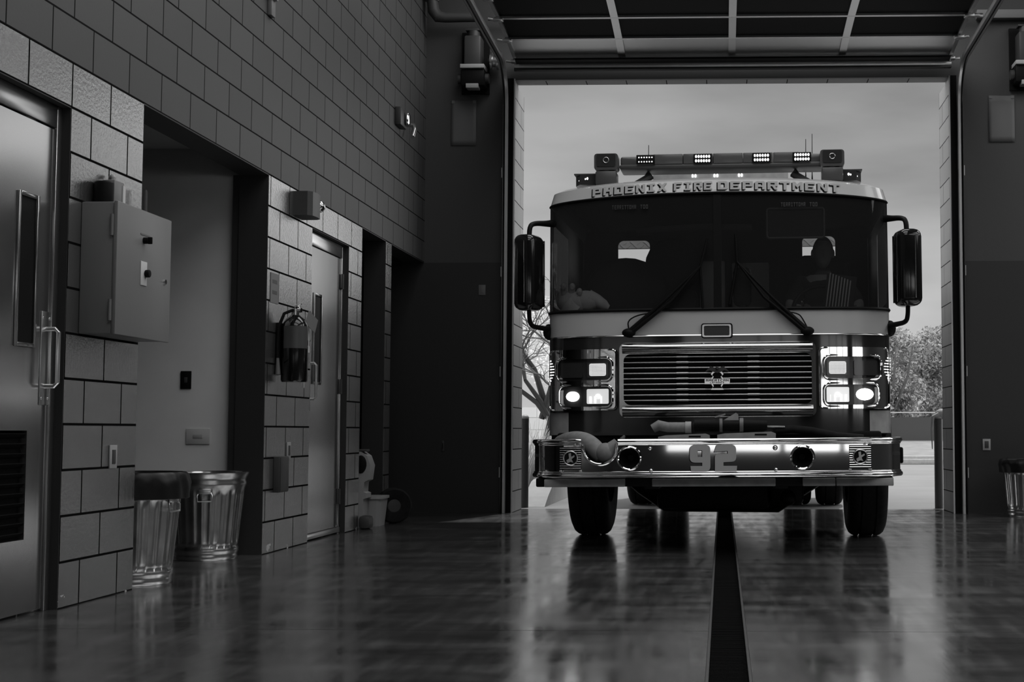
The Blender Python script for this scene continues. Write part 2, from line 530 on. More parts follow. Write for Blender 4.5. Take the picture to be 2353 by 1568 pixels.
b = MB()
b.box(((DR0 + DR1) / 2, (FY0 + 14) / 2, -0.05), (DR1 - DR0 - 0.03, 14 - FY0 - 0.2, 0.012))
gr_t = thing('trench_drain', 'long dark trench drain grate down the middle of the floor, running under the fire truck', 'drain', ((DR0 + DR1) / 2, 4, -0.045))
b2 = MB()
w = DR1 - DR0
for k in range(330):
    b2.box((0, 1.5 + k * 0.025 - 1.2, 0.018), (w - 0.026, 0.010, 0.02))
b2.build('grate', 'grate', gr_t, smooth=0)
b3 = MB()
for sx in (-1, 1):
    b3.box((sx * (w / 2 - 0.006), 3.5, 0.0225), (0.010, 20.6, 0.045))
b3.build('steel_edge', 'dkgrey', gr_t, smooth=0)
b4 = MB(); b4.box((0, 3.5, -0.03), (w - 0.04, 20.6, 0.01)); b4.build('channel', 'grate', gr_t, smooth=0)
b.bm.free()

# left wall: lower piers and beam above (front face x = -3)
T = 0.19
b = MB()
b.bb((-3 - T, FY0, 2.506), (-3, 14.0, 6.2), mi=0)
def low(y0, y1, z0=0, z1=2.506):
    b.bb((-3 - T, y0, z0), (-3, y1, z1), mi=1)
low(FY0, 5.31)
low(5.31, 6.33, 2.2968)
low(6.33, 7.13)
low(9.15, 10.15)
low(10.15, 11.166, 2.2968)
low(11.166, 11.57)
low(12.40, 12.615)
struct(b.build('wall_left', ['blk_up', 'blk_low'], smooth=0))
# near-black ends of the piers (they face the camera), a thin skim on each pier
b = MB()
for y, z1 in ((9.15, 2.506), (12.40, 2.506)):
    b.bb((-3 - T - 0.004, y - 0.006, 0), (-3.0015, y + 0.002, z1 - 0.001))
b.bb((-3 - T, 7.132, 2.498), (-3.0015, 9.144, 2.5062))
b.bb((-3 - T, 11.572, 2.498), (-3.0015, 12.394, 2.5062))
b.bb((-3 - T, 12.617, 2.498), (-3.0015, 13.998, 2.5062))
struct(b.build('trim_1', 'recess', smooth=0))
# rooms behind the left wall
b = MB()
b.bb((FX0, 9.205, 0), (-3 - T, 9.3, 2.9))                     # pale side wall of the passage
b.bb((-3 - T - 0.001, 9.152, 0), (-3 - T - 0.05, 9.205, 2.5), mi=1)
struct(b.build('wall_passage', ['corr', 'recess'], smooth=0))
b = MB()
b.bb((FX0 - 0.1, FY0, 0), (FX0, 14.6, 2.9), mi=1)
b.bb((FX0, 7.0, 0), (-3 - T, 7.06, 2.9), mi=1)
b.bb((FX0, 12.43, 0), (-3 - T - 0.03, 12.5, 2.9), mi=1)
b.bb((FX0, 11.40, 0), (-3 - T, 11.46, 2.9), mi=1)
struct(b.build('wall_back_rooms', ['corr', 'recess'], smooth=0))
b = MB()
b.bb((FX0, 7.06, 2.69), (-3 - T, 9.205, 2.75), mi=0)
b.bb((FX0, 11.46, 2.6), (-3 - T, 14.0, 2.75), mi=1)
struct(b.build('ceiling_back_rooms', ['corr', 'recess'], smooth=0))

# front wall with the bay opening
OX0, OX1, OZ = -2.09, 2.275, 4.36
b = MB()
def fw(x0, x1, z0, z1, mi, y1=14.2):
    b.bb((x0, 14.0, z0), (x1, y1, z1), mi=mi)
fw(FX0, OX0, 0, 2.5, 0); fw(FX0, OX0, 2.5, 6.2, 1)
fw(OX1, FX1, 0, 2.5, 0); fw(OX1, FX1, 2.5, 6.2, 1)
fw(OX0, OX1, OZ, 6.2, 1, 14.05)
b.bb((OX0, 14.05, OZ), (OX1, 14.22, 6.2), mi=2)
for x0, x1 in ((OX0 - 0.45, OX0), (OX1, OX1 + 0.45)):
    b.bb((x0, 14.2, 0), (x1, 14.63, 4.335), mi=3)
b.bb((OX0 + 0.0, 14.0, 0), (OX0 + 0.0015, 14.2, 4.335), mi=3)
b.bb((OX1 - 0.0015, 14.0, 0), (OX1, 14.2, 4.335), mi=3)
struct(b.build('wall_front', ['wall_dark', 'wall_mid', 'blk_head', 'blk_jamb'], smooth=0))
# steel angle on the opening's inside corners
b = MB()
for x, s in ((OX0, -1), (OX1, 1)):
    b.bb((x, 13.985, 0), (x + s * 0.014, 13.999, 4.37))
    b.bb((x + s * 0.016, 13.97, 0), (x + s * 0.075, 13.999, 4.37), mi=1)
struct(b.build('trim_2', ['steel', 'black'], smooth=0))
b = MB(); b.bb((FX1, FY0, 0), (FX1 + 0.2, 14.2, 6.2)); struct(b.build('wall_right', 'wall_mid', smooth=0))
b = MB(); b.bb((FX0, FY0, 6.2), (FX1, 14.2, 6.4)); struct(b.build('ceiling', 'ceil', smooth=0))
# back wall with three closed bay doors, each with two rows of panes
b = MB()
ops = [(-2.05, 2.25), (4.25, 8.55), (9.85, 14.0)]
rows_z = [(1.25, 1.85), (2.15, 2.75)]
zs = [0.0] + [v for p in rows_z for v in p] + [6.2]
for k in range(0, len(zs), 2):
    b.bb((FX0, BACK_Y - 0.2, zs[k]), (FX1, BACK_Y, zs[k + 1]))
xs = [FX0] + [v for p in ops for v in p]
for z0, z1 in rows_z:
    for k in range(0, len(xs) - 1, 2):
        b.bb((xs[k], BACK_Y - 0.2, z0), (xs[k + 1], BACK_Y, z1))
struct(b.build('wall_back', 'wall_back', smooth=0))
for i, (x0, x1) in enumerate(ops):
    b = MB()
    for z0, z1 in rows_z:
        for k in range(5):
            b.box((x0 + (x1 - x0) * k / 4, BACK_Y - 0.05, (z0 + z1) / 2), (0.09, 0.05, z1 - z0))
    struct(b.build('window_%d' % (i + 1), 'dkgrey', smooth=0))

# ================================================================== steel doors on the left wall
def steel_door(num, y0, win_y, handle_y, louver, hinges, label):
    """y0 = left (near) side of the masonry opening; face set back 4 cm"""
    XF = -3.04
    y1 = y0 + 1.016
    e = bpy.data.objects.new('door_%d' % num, None)
    COL.objects.link(e); e.location = (XF, y0, 0)
    struct(e, label, 'door')
    w = 1.016
    fb = MB()
    fb.bb((-0.12, 0.0, 0), (0, 0.05, 2.29), 0.004)
    fb.bb((-0.12, w - 0.05, 0), (0, w, 2.29), 0.004)
    fb.bb((-0.12, 0.05, 2.186), (0, w - 0.05, 2.29), 0.004)
    fb.build('door_frame', 'frame', e)
    rv = MB(); rv.bb((-0.003, w - 0.004, 0), (0.039, w, 2.295)); rv.bb((-0.003, 0, 2.291), (0.039, w, 2.2966)); rv.build('reveal', 'recess', e, 0)
    lf = MB()
    wy0, wy1, wz0, wz1 = win_y
    outer = [(0.054, 0.012), (w - 0.054, 0.012), (w - 0.054, 2.18), (0.054, 2.18)]
    holes = [[(wy0, wz0), (wy1, wz0), (wy1, wz1), (wy0, wz1)]]
    if louver:
        a0, a1, c0, c1 = louver
        holes.append([(a0, c0), (a1, c0), (a1, c1), (a0, c1)])
    lf.prism([outer] + holes, 0.045, Matrix.Translation((-0.056, 0, 0)) @ YZ)
    leaf = lf.build('door_leaf', 'door', e, 0)
    gb = MB(); gb.bb((-0.02, wy0, wz0), (-0.0105, wy1, wz1)); gb.build('vision_pane', 'black', e, 0)
    fr = MB()
    fw_ = 0.02
    for a in ((wy0 - fw_, wy0), (wy1, wy1 + fw_)):
        fr.bb((-0.011, a[0], wz0 - fw_), (0.0, a[1], wz1 + fw_), 0.004)
    for c in ((wz0 - fw_, wz0), (wz1, wz1 + fw_)):
        fr.bb((-0.011, wy0, c[0]), (0.0, wy1, c[1]), 0.004)
    fr.build('vision_frame', 'frame', e)
    if louver:
        lb = MB(); lb.bb((-0.05, a0, c0), (-0.04, a1, c1))
        n = int((c1 - c0) / 0.04)
        for k in range(n):
            lb.box((-0.028, (a0 + a1) / 2, c0 + 0.02 + k * (c1 - c0) / n), (0.03, a1 - a0, 0.004), rot=(0, R(-40), 0))
        lb.build('louvre', 'grate', e, 0)
    pb = MB(); hy, z0, z1, bz0, bz1 = handle_y
    pb.bb((-0.011, hy - 0.045, z0), (-0.006, hy + 0.045, z1), 0.002)
    for zz in (z0 + 0.03, z1 - 0.03):
        for dy in (-0.03, 0.03):
            pb.sphere((-0.006, hy + dy, zz), (0.003, 0.006, 0.006), 8)
    pp = pb.build('pull_plate', 'steel', e)
    hb = MB()
    pts = [(-0.006, hy, bz0), (0.035, hy, bz0), (0.05, hy, bz0 + 0.015), (0.05, hy, bz1 - 0.015), (0.035, hy, bz1), (-0.006, hy, bz1)]
    hb.tube(pts, 0.010, 10)
    hb.build('pull_handle', 'steel', pp)
    for hz in hinges:
        hi = MB(); hi.cyl((0.004, w - 0.05, hz - 0.06), (0.004, w - 0.05, hz + 0.06), 0.011, n=12)
        hi.box((-0.004, w - 0.05, hz), (0.012, 0.06, 0.11), 0.002)
        hi.build('hinge', 'dkgrey', e)
    return e
steel_door(1, 5.312, (0.665, 0.81, 1.19, 1.83), (0.93, 0.92, 1.342, 1.005, 1.263), (0.24, 0.79, 0.33, 0.806), (),
           'grey steel door with tall narrow window and louvre at the left edge')
d2 = steel_door(2, 10.152, (0.24, 0.42, 1.175, 1.82), (0.12, 0.955, 1.371, 1.04, 1.305), None, (0.29, 1.16, 2.0),
           'grey steel door with slim window beside the fire extinguisher')
b = MB(); b.bb((0.0, 0.05, 0.012), (0.012, 0.965, 0.05), 0.003); b.build('door_sweep', 'steel', d2)

# ================================================================== things on the left wall
# control cabinet
t = thing('control_cabinet', 'grey metal control cabinet with two black knobs on the pillar beside the near door', 'electrical box', (-3.0, 6.77, 1.568))
b = MB(); b.bb((0.0, -0.315, -0.31), (0.155, 0.315, 0.31), 0.006); b.build('enclosure', 'cab_box', t)
b = MB(); b.bb((0.156, -0.322, -0.314), (0.176, 0.322, 0.314), 0.005)
dr = b.build('cabinet_door', 'cab_box', t)
b = MB(); b.cyl((0.176, -0.02, 0.165), (0.200, -0.02, 0.165), 0.016); b.box((0.207, -0.02, 0.165), (0.022, 0.010, 0.034), 0.003)
b.build('selector_knob', 'black', dr)
b = MB(); b.bb((0.176, -0.06, 0.19), (0.178, 0.05, 0.198)); b.build('nameplate', 'grey', dr, 0)
b = MB(); b.bb((0.176, -0.055, -0.055), (0.180, 0.018, 0.062), 0.001); sp = b.build('switch_plate', 'white', dr)
b = MB(); b.cyl((0.180, 0.0, 0.005), (0.202, 0.0, 0.005), 0.019, n=20, bev=0.004); b.build('push_button', 'black', sp)
b = MB(); b.cyl((0.176, 0.245, -0.01), (0.183, 0.245, -0.01), 0.013, n=14); b.build('door_lock', 'chrome2', dr)
for hz in (0.2, -0.2):
    b = MB(); b.cyl((0.150, -0.322, hz - 0.05), (0.150, -0.322, hz + 0.05), 0.008, n=10); b.build('hinge', 'cab_box', t)
t = thing('conduit_box', 'small grey junction box on top of the control cabinet', 'electrical box', (-2.96, 6.70, 1.882))
b = MB(); b.bb((-0.03, -0.055, 0), (0.03, 0.055, 0.135), 0.005); b.build('box_body', 'cab_box', t)
b = MB(); b.bb((0.03, 0.035, 0.0), (0.034, 0.062, 0.12)); b.build('side_label', 'white', t, 0)
b = MB(); b.tube([(0, 0.0, 0.135), (0, 0.0, 0.15), (-0.01, 0.012, 0.162), (-0.025, 0.02, 0.155)], 0.012, 10); b.build('cable_loop', 'ltgrey', t)
b = MB()
b.cyl((-2.955, 6.585, 1.882), (-2.955, 6.585, 1.995), 0.045, n=24, bev=0.008)
tag(b.build('relay_can', 'black'), 'dark short cylinder standing on the control cabinet beside the small box', 'relay')
t = thing('conduit_stub', 'thin dark conduit rising from the far top corner of the control cabinet', 'conduit', (-2.955, 7.06, 1.882))
b = MB(); b.cyl((0, 0, 0), (0, 0, 0.03), 0.022, n=14); b.build('fitting', 'ltgrey', t)
b = MB(); b.cyl((0, 0, 0.03), (0, 0, 0.155), 0.011, n=12); b.cyl((0.006, 0.012, 0.02), (0.006, 0.012, 0.15), 0.004, n=8); b.build('pipe', 'dkgrey', t)

def wall_plate(loc, nrm, w, h, label, cat='outlet', mat_='ltgrey', slot='dkgrey', sw=0.45, sh=0.6):
    """nrm '+X' or '-Y' : the way the plate faces"""
    rot = (0, 0, 0) if nrm == '+X' else (0, 0, R(-90))
    t = thing('wall_outlet' if cat == 'outlet' else 'light_switch', label, cat, loc, rot)
    b = MB(); b.bb((0, -w / 2, -h / 2), (0.008, w / 2, h / 2), 0.003); b.build('cover_plate', mat_, t)
    b = MB(); b.bb((0.008, -w * sw / 2, -h * sh / 2), (0.011, w * sw / 2, h * sh / 2), 0.001); b.build('insert', slot, t)
    return t
wall_plate((-3.0, 6.857, 0.678), '+X', 0.082, 0.115, 'pale outlet plate low on the pillar under the control cabinet')
wall_plate((-3.0, 9.665, 0.672), '+X', 0.082, 0.115, 'pale outlet plate low on the pillar under the fire extinguisher')
wall_plate((-3.545, 9.204, 1.143), '-Y', 0.072, 0.118, 'black switch plate on the pale passage wall', 'switch', 'black', 'dkgrey', 0.3, 0.3)
wall_plate((-3.456, 9.204, 0.771), '-Y', 0.158, 0.104, 'wide grey outlet plate low on the pale passage wall', 'outlet', 'dim_plate', 'ltgrey', 0.4, 0.25)
wall_plate((-2.41, 13.999, 2.222), '-Y', 0.07, 0.105, 'small grey plate high on the black front wall left of the bay door', 'outlet', 'grey', 'grey', 0.4, 0.5)
wall_plate((-2.79, 13.999, 0.66), '-Y', 0.028, 0.11, 'slim dim plate low on the black front wall left of the bay door', 'outlet', 'dkgrey', 'black', 0.3, 0.5)
wall_plate((2.605, 13.999, 0.675), '-Y', 0.078, 0.112, 'pale outlet plate on the front wall above the right-hand bin', 'outlet', 'ltgrey', 'dkgrey', 0.5, 0.62)

# pull station box
t = thing('junction_box', 'dark box fixed low on the pillar below the fire extinguisher', 'electrical box', (-3.0, 9.445, 0.515))
b = MB(); b.bb((0, -0.095, -0.12), (0.045, 0.095, 0.12), 0.005); b.build('box_body', 'dkgrey', t)
b = MB(); b.bb((0.045, -0.088, -0.113), (0.049, 0.088, 0.113), 0.002); b.build('box_cover', 'dkgrey', t)
# notices
def notice(loc, w, h, label, rot=(0, 0, 0), lines=2, mat_='grey'):
    t = thing('wall_notice', label, 'sign', loc, rot)
    b = MB(); b.bb((0, -w / 2, -h / 2), (0.004, w / 2, h / 2)); b.build('sheet', mat_, t, 0)
    for k in range(lines):
        b = MB(); b.bb((0.004, -w * 0.28, h * (0.22 - 0.36 * k) - 0.012), (0.005, w * 0.28, h * (0.22 - 0.36 * k) + 0.012)); b.build('print_mark', 'dkgrey', t, 0)
    return t
t1 = notice((-3.0, 9.30, 1.76), 0.17, 0.2, 'small grey notice on the pillar above left of the fire extinguisher', mat_='grey')
t2 = notice((-3.0, 10.035, 1.52), 0.17, 0.17, 'small grey notice on the pillar between extinguisher and far door', mat_='grey')

# extinguisher
t = thing('fire_extinguisher', 'dark fire extinguisher hanging on the block pillar beside the far steel door', 'fire extinguisher', (-2.885, 9.40, 1.135))
RB = 0.088
b = MB(); b.lathe([(0.0, 0), (RB * 0.92, 0.0), (RB, 0.012), (RB, 0.36), (RB * 0.94, 0.395), (RB * 0.72, 0.425), (RB * 0.4, 0.445), (0.03, 0.452), (0, 0.452)], 32)
cy_ = b.build('cylinder', 'blackg', t)
b = MB()
rows = []
for z in (0.225, 0.375):
    rows.append([((RB + 0.0012) * math.cos(R(a)), (RB + 0.0012) * math.sin(R(a)), z) for a in range(-128, -7, 8)])
b.grid(rows); lb = b.build('label', 'rbar', cy_)
b = MB(); b.cyl((0, 0, 0.45), (0, 0, 0.495), 0.026, n=16); b.box((0.01, 0.02, 0.50), (0.03, 0.06, 0.03), 0.006); b.cyl((0.02, -0.01, 0.485), (0.045, -0.015, 0.485), 0.016, n=14)
vl = b.build('valve', 'chrome2', t)
b = MB(); b.box((0, 0.055, 0.525), (0.022, 0.12, 0.008), 0.003, rot=(R(14), 0, 0)); b.box((0, 0.06, 0.495), (0.02, 0.12, 0.008), 0.003); b.build('squeeze_lever', 'chrome2', vl)
b = MB(); b.tube([(-0.01, -0.025, 0.485), (-0.06, -0.05, 0.46), (-0.095, -0.055, 0.37), (-0.098, -0.06, 0.25), (-0.096, -0.06, 0.16)], 0.011, 10)
hs = b.build('hose', 'black', t, 60)
b = MB(); b.cyl((-0.096, -0.06, 0.16), (-0.092, -0.06, 0.05), 0.010, 0.018, n=14); b.build('horn_nozzle', 'grey', hs)
b = MB(); b.box((0.085, 0.095, 0.415), (0.003, 0.14, 0.10), rot=(R(-24), 0, R(-12))); b.build('inspection_card', 'grey', t, 0)
b = MB(); b.box((0.06, 0.10, 0.28), (0.002, 0.026, 0.15), rot=(R(3), 0, R(-20))); b.build('tag_strip', 'white', t, 0)
b = MB(); b.box((0.088, 0.04, 0.265), (0.003, 0.045, 0.035), rot=(0, 0, R(20))); b.build('gauge_tag', 'ltgrey', t, 0)
b = MB(); b.box((0.03, 0.115, 0.02), (0.003, 0.03, 0.11), rot=(R(5), 0, 0)); b.build('hanging_tag', 'ltgrey', t, 0)
b = MB(); b.bb((-0.115, -0.05, 0.05), (-0.085, 0.05, 0.4), 0.004); b.build('wall_bracket', 'black', t)

# emergency light
t = thing('emergency_light', 'dark drum-shaped emergency light with clear lamp, high on the pillar above the far door', 'light fixture', (-3.0, 9.80, 2.40))
b = MB(); b.prism([[(0, -0.12), (0.10, -0.12), (0.13, -0.09), (0.14, 0), (0.13, 0.09), (0.10, 0.12), (0, 0.12)]], 0.17, Matrix.Translation((0, 0, -0.085))); b.build('housing', 'dkgrey', t)
b = MB(); b.sphere((0.10, 0.165, 0.02), (0.045, 0.045, 0.045), 16); b.cyl((0.06, 0.12, 0.02), (0.09, 0.15, 0.02), 0.02); b.build('lamp_head', 'chrome2', t)
b = MB(); b.bb((0.05, 0.121, 0.04), (0.11, 0.132, 0.085)); b.build('test_label', 'white', t, 0)
# strobe on the upper wall
t = thing('alarm_strobe', 'dark alarm strobe with clear lens on the upper block wall near the corner', 'alarm', (-3.0, 12.78, 3.70))
b = MB(); b.bb((0, -0.12, -0.085), (0.06, 0.12, 0.085), 0.012); b.build('housing', 'dkgrey', t)
b = MB(); b.bb((0.06, 0.02, -0.06), (0.10, 0.11, 0.06), 0.02); b.build('strobe_lens', 'chrome2', t)
b = MB(); b.tube([(0.0, 0.36, 0.02), (0.07, 0.36, 0.01), (0.085, 0.33, -0.04), (0.08, 0.27, -0.12)], 0.022, 12)
b.bm.verts.ensure_lookup_table()
tag(b.build('hose_hook', 'steel', loc=(-3.0, 12.78, 3.70)), 'short bright curved hook on the upper block wall right of the strobe', 'hook')
t = thing('wall_speaker', 'narrow pale fixture at the top edge of the left block wall', 'light fixture', (-3.0, 9.08, 3.66))
b = MB(); b.bb((0, -0.045, 0), (0.05, 0.045, 0.45), 0.006); b.build('housing', 'ltgrey', t)
b = MB(); b.bb((0.0, -0.03, -0.11), (0.03, 0.05, 0.0), 0.006); b.build('lower_bracket', 'grey', t)

# ================================================================== bins
def bin_(loc, label, bag=None, rot=0, rb=0.19, rt=0.245, h=0.56, lean=(0, 0, 0), handle_a=-20):
    t = thing('trash_can', label, 'trash can', loc, (lean[0], lean[1], rot), 'galvanised trash cans')
    def rm(u, z):
        if 0.09 < z < h - 0.10:
            e = min(1, (z - 0.09) / 0.03, (h - 0.10 - z) / 0.03)
            return 1 - 0.035 * e * (0.5 + 0.5 * math.cos(2 * math.pi * 26 * u)) ** 0.5
        return 1
    def rr(z): return rb + (rt - rb) * z / h
    prof = [(0, 0.012), (rr(0) - 0.012, 0.012), (rr(0), 0.0), (rr(0) + 0.006, 0.008), (rr(0) + 0.006, 0.03), (rr(.04), 0.038), (rr(.045) + 0.007, 0.05), (rr(.07) + 0.005, 0.07), (rr(.085) - 0.004, 0.085)]
    prof += [(rr(z), z) for z in (0.095, 0.11, 0.125, 0.2, 0.3, 0.4, h - 0.13, h - 0.115, h - 0.1)]
    prof += [(rr(h - 0.08) + 0.006, h - 0.08), (rr(h - 0.06) + 0.006, h - 0.065), (rr(h - 0.05), h - 0.05), (rr(h - 0.03) + 0.004, h - 0.03), (rr(h) + 0.012, h - 0.012), (rr(h) + 0.014, h - 0.002), (rr(h) + 0.004, h + 0.003), (rr(h) - 0.01, h - 0.01), (rr(h / 2) - 0.012, h / 2), (rb - 0.02, 0.03), (0, 0.03)]
    b = MB(); b.lathe(prof, 156, rmod=rm); b.build('can_body', 'galv', t, 50)
    for a in (handle_a, handle_a + 180):
        m = Matrix.Rotation(R(a), 4, 'Z') @ Matrix.Translation((rr(h - 0.12) + 0.004, 0, h - 0.12))
        hb = MB()
        hb.tube([m @ Vector(p) for p in ((0, -0.035, 0), (0.012, -0.045, -0.02), (0.016, -0.04, -0.055), (0.016, 0.04, -0.055), (0.012, 0.045, -0.02), (0, 0.035, 0))], 0.005, 8)
        hd = hb.build('handle', 'steel', t)
        pb = MB(); pb.box(m @ Vector((0.004, 0, 0.005)), (0.02, 0.075, 0.028), 0.004, rot=(0, 0, R(a))); pb.build('handle_bracket', 'steel', hd)
    if bag:
        b = MB()
        rnd = random.Random(int(loc[1] * 10))
        ph = [rnd.random() * 6 for _ in range(6)]
        def bm_(u, z):
            return 1 + 0.022 * math.sin(2 * math.pi * 7 * u + ph[0]) * (z < h + 0.01) + 0.014 * math.sin(2 * math.pi * 17 * u + ph[1] + z * 30) + 0.012 * math.sin(2 * math.pi * 3 * u + ph[2])
        d0 = bag
        pr = [(rr(h) - 0.04, h - 0.15), (rr(h) - 0.02, h - 0.02), (rr(h) - 0.008, h + 0.02), (rr(h) + 0.006, h + 0.028), (rr(h) + 0.022, h + 0.015), (rr(h) + 0.03, h - 0.03), (rr(h) + 0.027, h - 0.5 * d0), (rr(h) + 0.024, h - d0), (rr(h) + 0.012, h - d0 - 0.004)]
        b.lathe(pr, 96, rmod=bm_); b.build('bin_liner', 'liner', t, 60)
    return t
bin_((-3.125, 7.43, 0), 'galvanised trash can with black liner at the near pillar, foremost on the left', bag=0.11, handle_a=-15)
bin_((-3.275, 8.88, 0), 'galvanised trash can without a visible liner, behind the lined one at the passage', handle_a=-72, h=0.545)
bin_((2.905, 13.5, 0), 'galvanised trash can with black liner at the right edge by the front wall', bag=0.10, handle_a=-60, h=0.52, rb=0.2)

# ================================================================== things in the second opening
t = thing('mop_bucket', 'pale plastic bucket standing in the dark opening beyond the far steel door', 'bucket', (-3.02, 12.04, 0))
b = MB(); b.prism([rrect(-0.15, -0.15, 0.15, 0.15, 0.05)], 0.24)
for v in b.bm.verts:
    k = 0.82 + 0.18 * v.co.z / 0.24
    v.co.x *= k * 0.85; v.co.y *= k
b.build('bucket_body', 'ltgrey', t)
b = MB(); b.prism([rrect(-0.138, -0.16, 0.138, 0.16, 0.05), rrect(-0.112, -0.135, 0.112, 0.135, 0.04)], 0.022, Matrix.Translation((0, 0, 0.232))); b.build('rim', 'ltgrey', t)
t = thing('mop_wringer', 'pale upright wringer with dark mouth behind the block pillar by the bucket', 'mop wringer', (-3.12, 11.64, 0.0))
b = MB(); b.prism([[(-0.10, 0.0), (0.07, 0.0), (0.075, 0.24), (0.10, 0.25), (0.10, 0.29), (0.075, 0.30), (0.08, 0.38), (0.115, 0.40), (0.13, 0.52), (0.10, 0.60), (0.05, 0.635), (-0.10, 0.635)]], 0.16, Matrix.Translation((0.05, 0.07, 0)) @ XZ); b.build('wringer_body', 'ltgrey', t)
b = MB(); b.sphere((0.10, 0.066, 0.53), (0.05, 0.012, 0.075), 18); b.build('mouth', 'black', t)
b = MB(); b.box((0.05, 0.12, 0.645), (0.2, 0.1, 0.02), 0.006); b.build('lid', 'dkgrey', t)
b = MB(); b.box((0.17, -0.01, 0.055), (0.1, 0.14, 0.11), 0.03); b.build('foot', 'dkgrey', t)
t = thing('hand_truck_tire', 'small black tire leaning by the slim pillar in the far corner', 'tire', (-2.885, 12.33, 0.155), (0, 0, R(24)))
b = MB(); b.lathe([(0.06, -0.04), (0.10, -0.05), (0.14, -0.05), (0.155, -0.03), (0.155, 0.03), (0.14, 0.05), (0.10, 0.05), (0.06, 0.04)], 40, mx=Matrix.Rotation(R(90), 4, 'X')); b.build('tread', 'rubber', t)
b = MB(); b.cyl((0, -0.035, 0), (0, 0.035, 0), 0.065, n=24, bev=0.01); b.build('hub', 'dkgrey', t)

# ================================================================== front wall equipment
t = thing('pipe_run', 'thick pipe with elbow in the top corner left of the bay door', 'pipe', (-2.89, 13.8, 4.9))
b = MB(); b.tube([(-0.02, 0.02, 1.25), (-0.02, 0.0, 0.25), (0.0, 0, 0.12), (0.045, 0, 0.06), (0.12, 0, 0.05), (0.46, 0, 0.05)], [0.055, 0.055, 0.06, 0.06, 0.05, 0.045], 18); b.build('pipe', 'wall_mid', t)
b = MB(); b.cyl((-0.02, 0, 0.22), (-0.02, 0, 0.28), 0.07, n=20); b.build('coupling', 'grey', t)
b = MB(); b.bb((2.55, 13.90, 4.93), (6.5, 13.99, 5.02), 0.01)
tag(b.build('cable_tray', 'grey'), 'grey horizontal cable tray at the top right above the bay door track', 'cable tray')

def operator(loc, label):
    t = thing('door_operator', label, 'door opener', loc, (0, 0, 0), 'bay door operators')
    b = MB(); b.bb((-0.085, -0.10, 0.0), (0.085, 0.1, 0.30), 0.02); b.build('motor_body', 'dkgrey', t)
    b = MB(); b.cyl((0, 0, 0.30), (0, 0, 0.36), 0.06, n=24); b.box((0, 0, 0.37), (0.16, 0.1, 0.02), 0.004); b.build('motor_cap', 'dkgrey', t)
    b = MB(); b.bb((-0.12, -0.11, -0.035), (0.12, 0.11, 0.005), 0.003); b.build('mount_plate', 'ltgrey', t)
    b = MB(); b.bb((-0.12, -0.085, -0.21), (0.12, 0.1, -0.036), 0.02); gb_ = b.build('gearbox', 'black', t)
    b = MB(); b.bb((-0.062, -0.1, -0.235), (0.062, 0.02, -0.19), 0.003); b.build('lower_plate', 'ltgrey', gb_)
    for sx in (-1, 1):
        b = MB(); b.cyl((sx * 0.12, 0, -0.12), (sx * 0.155, 0, -0.12), 0.05, n=18); b.build('shaft_flange', 'dkgrey', t)
    b = MB(); b.bb((-0.14, 0.1, -0.25), (0.14, 0.13, 0.38)); b.build('back_plate', 'black', t, 0)
    return t
operator((-2.49, 13.86, 4.46), 'motor unit with pale mounting strip, high on the wall left of the bay door')
operator((3.02, 13.86, 4.46), 'motor unit with pale mounting strip, high on the wall right of the bay door')
def poster(loc, w, h, label):
    t = thing('wall_sheet', label, 'sign', loc)
    b = MB(); b.grid([[(-w / 2 + w * i / 8, -0.006 - 0.006 * math.sin(i * 0.9) * k / 8, -h / 2 + h * k / 8) for i in range(9)] for k in range(9)])
    s = b.build('sheet', 'paper', t)
    s.modifiers.new('thick', 'SOLIDIFY').thickness = 0.002
    for sx in (-1, 1):
        b = MB(); b.box((sx * (w / 2 - 0.02), -0.013, h / 2 - 0.015), (0.03, 0.004, 0.03)); b.build('corner_tape', 'grey', t, 0)
    return t
poster((-2.612, 13.998, 3.92), 0.255, 0.46, 'dim paper sheet on the dark wall below the left motor unit')
poster((2.80, 13.998, 3.93), 0.255, 0.47, 'dim paper sheet on the dark wall below the right motor unit')

# pulley beside the left track
t = thing('cable_drum', 'pale grooved cable drum beside the bend of the left door track', 'drum', (-2.27, 13.86, 4.52))
b = MB(); b.lathe([(0, -0.05), (0.09, -0.05), (0.09, -0.03), (0.06, -0.02), (0.06, 0.0), (0.09, 0.012), (0.09, 0.035), (0.04, 0.05), (0, 0.05)], 36, mx=Matrix.Rotation(R(90), 4, 'Y')); b.build('drum_body', 'steel', t)
b = MB(); b.cyl((-0.05, 0, 0), (-0.075, 0, 0), 0.025, n=16); b.build('shaft_end', 'dkgrey', t)

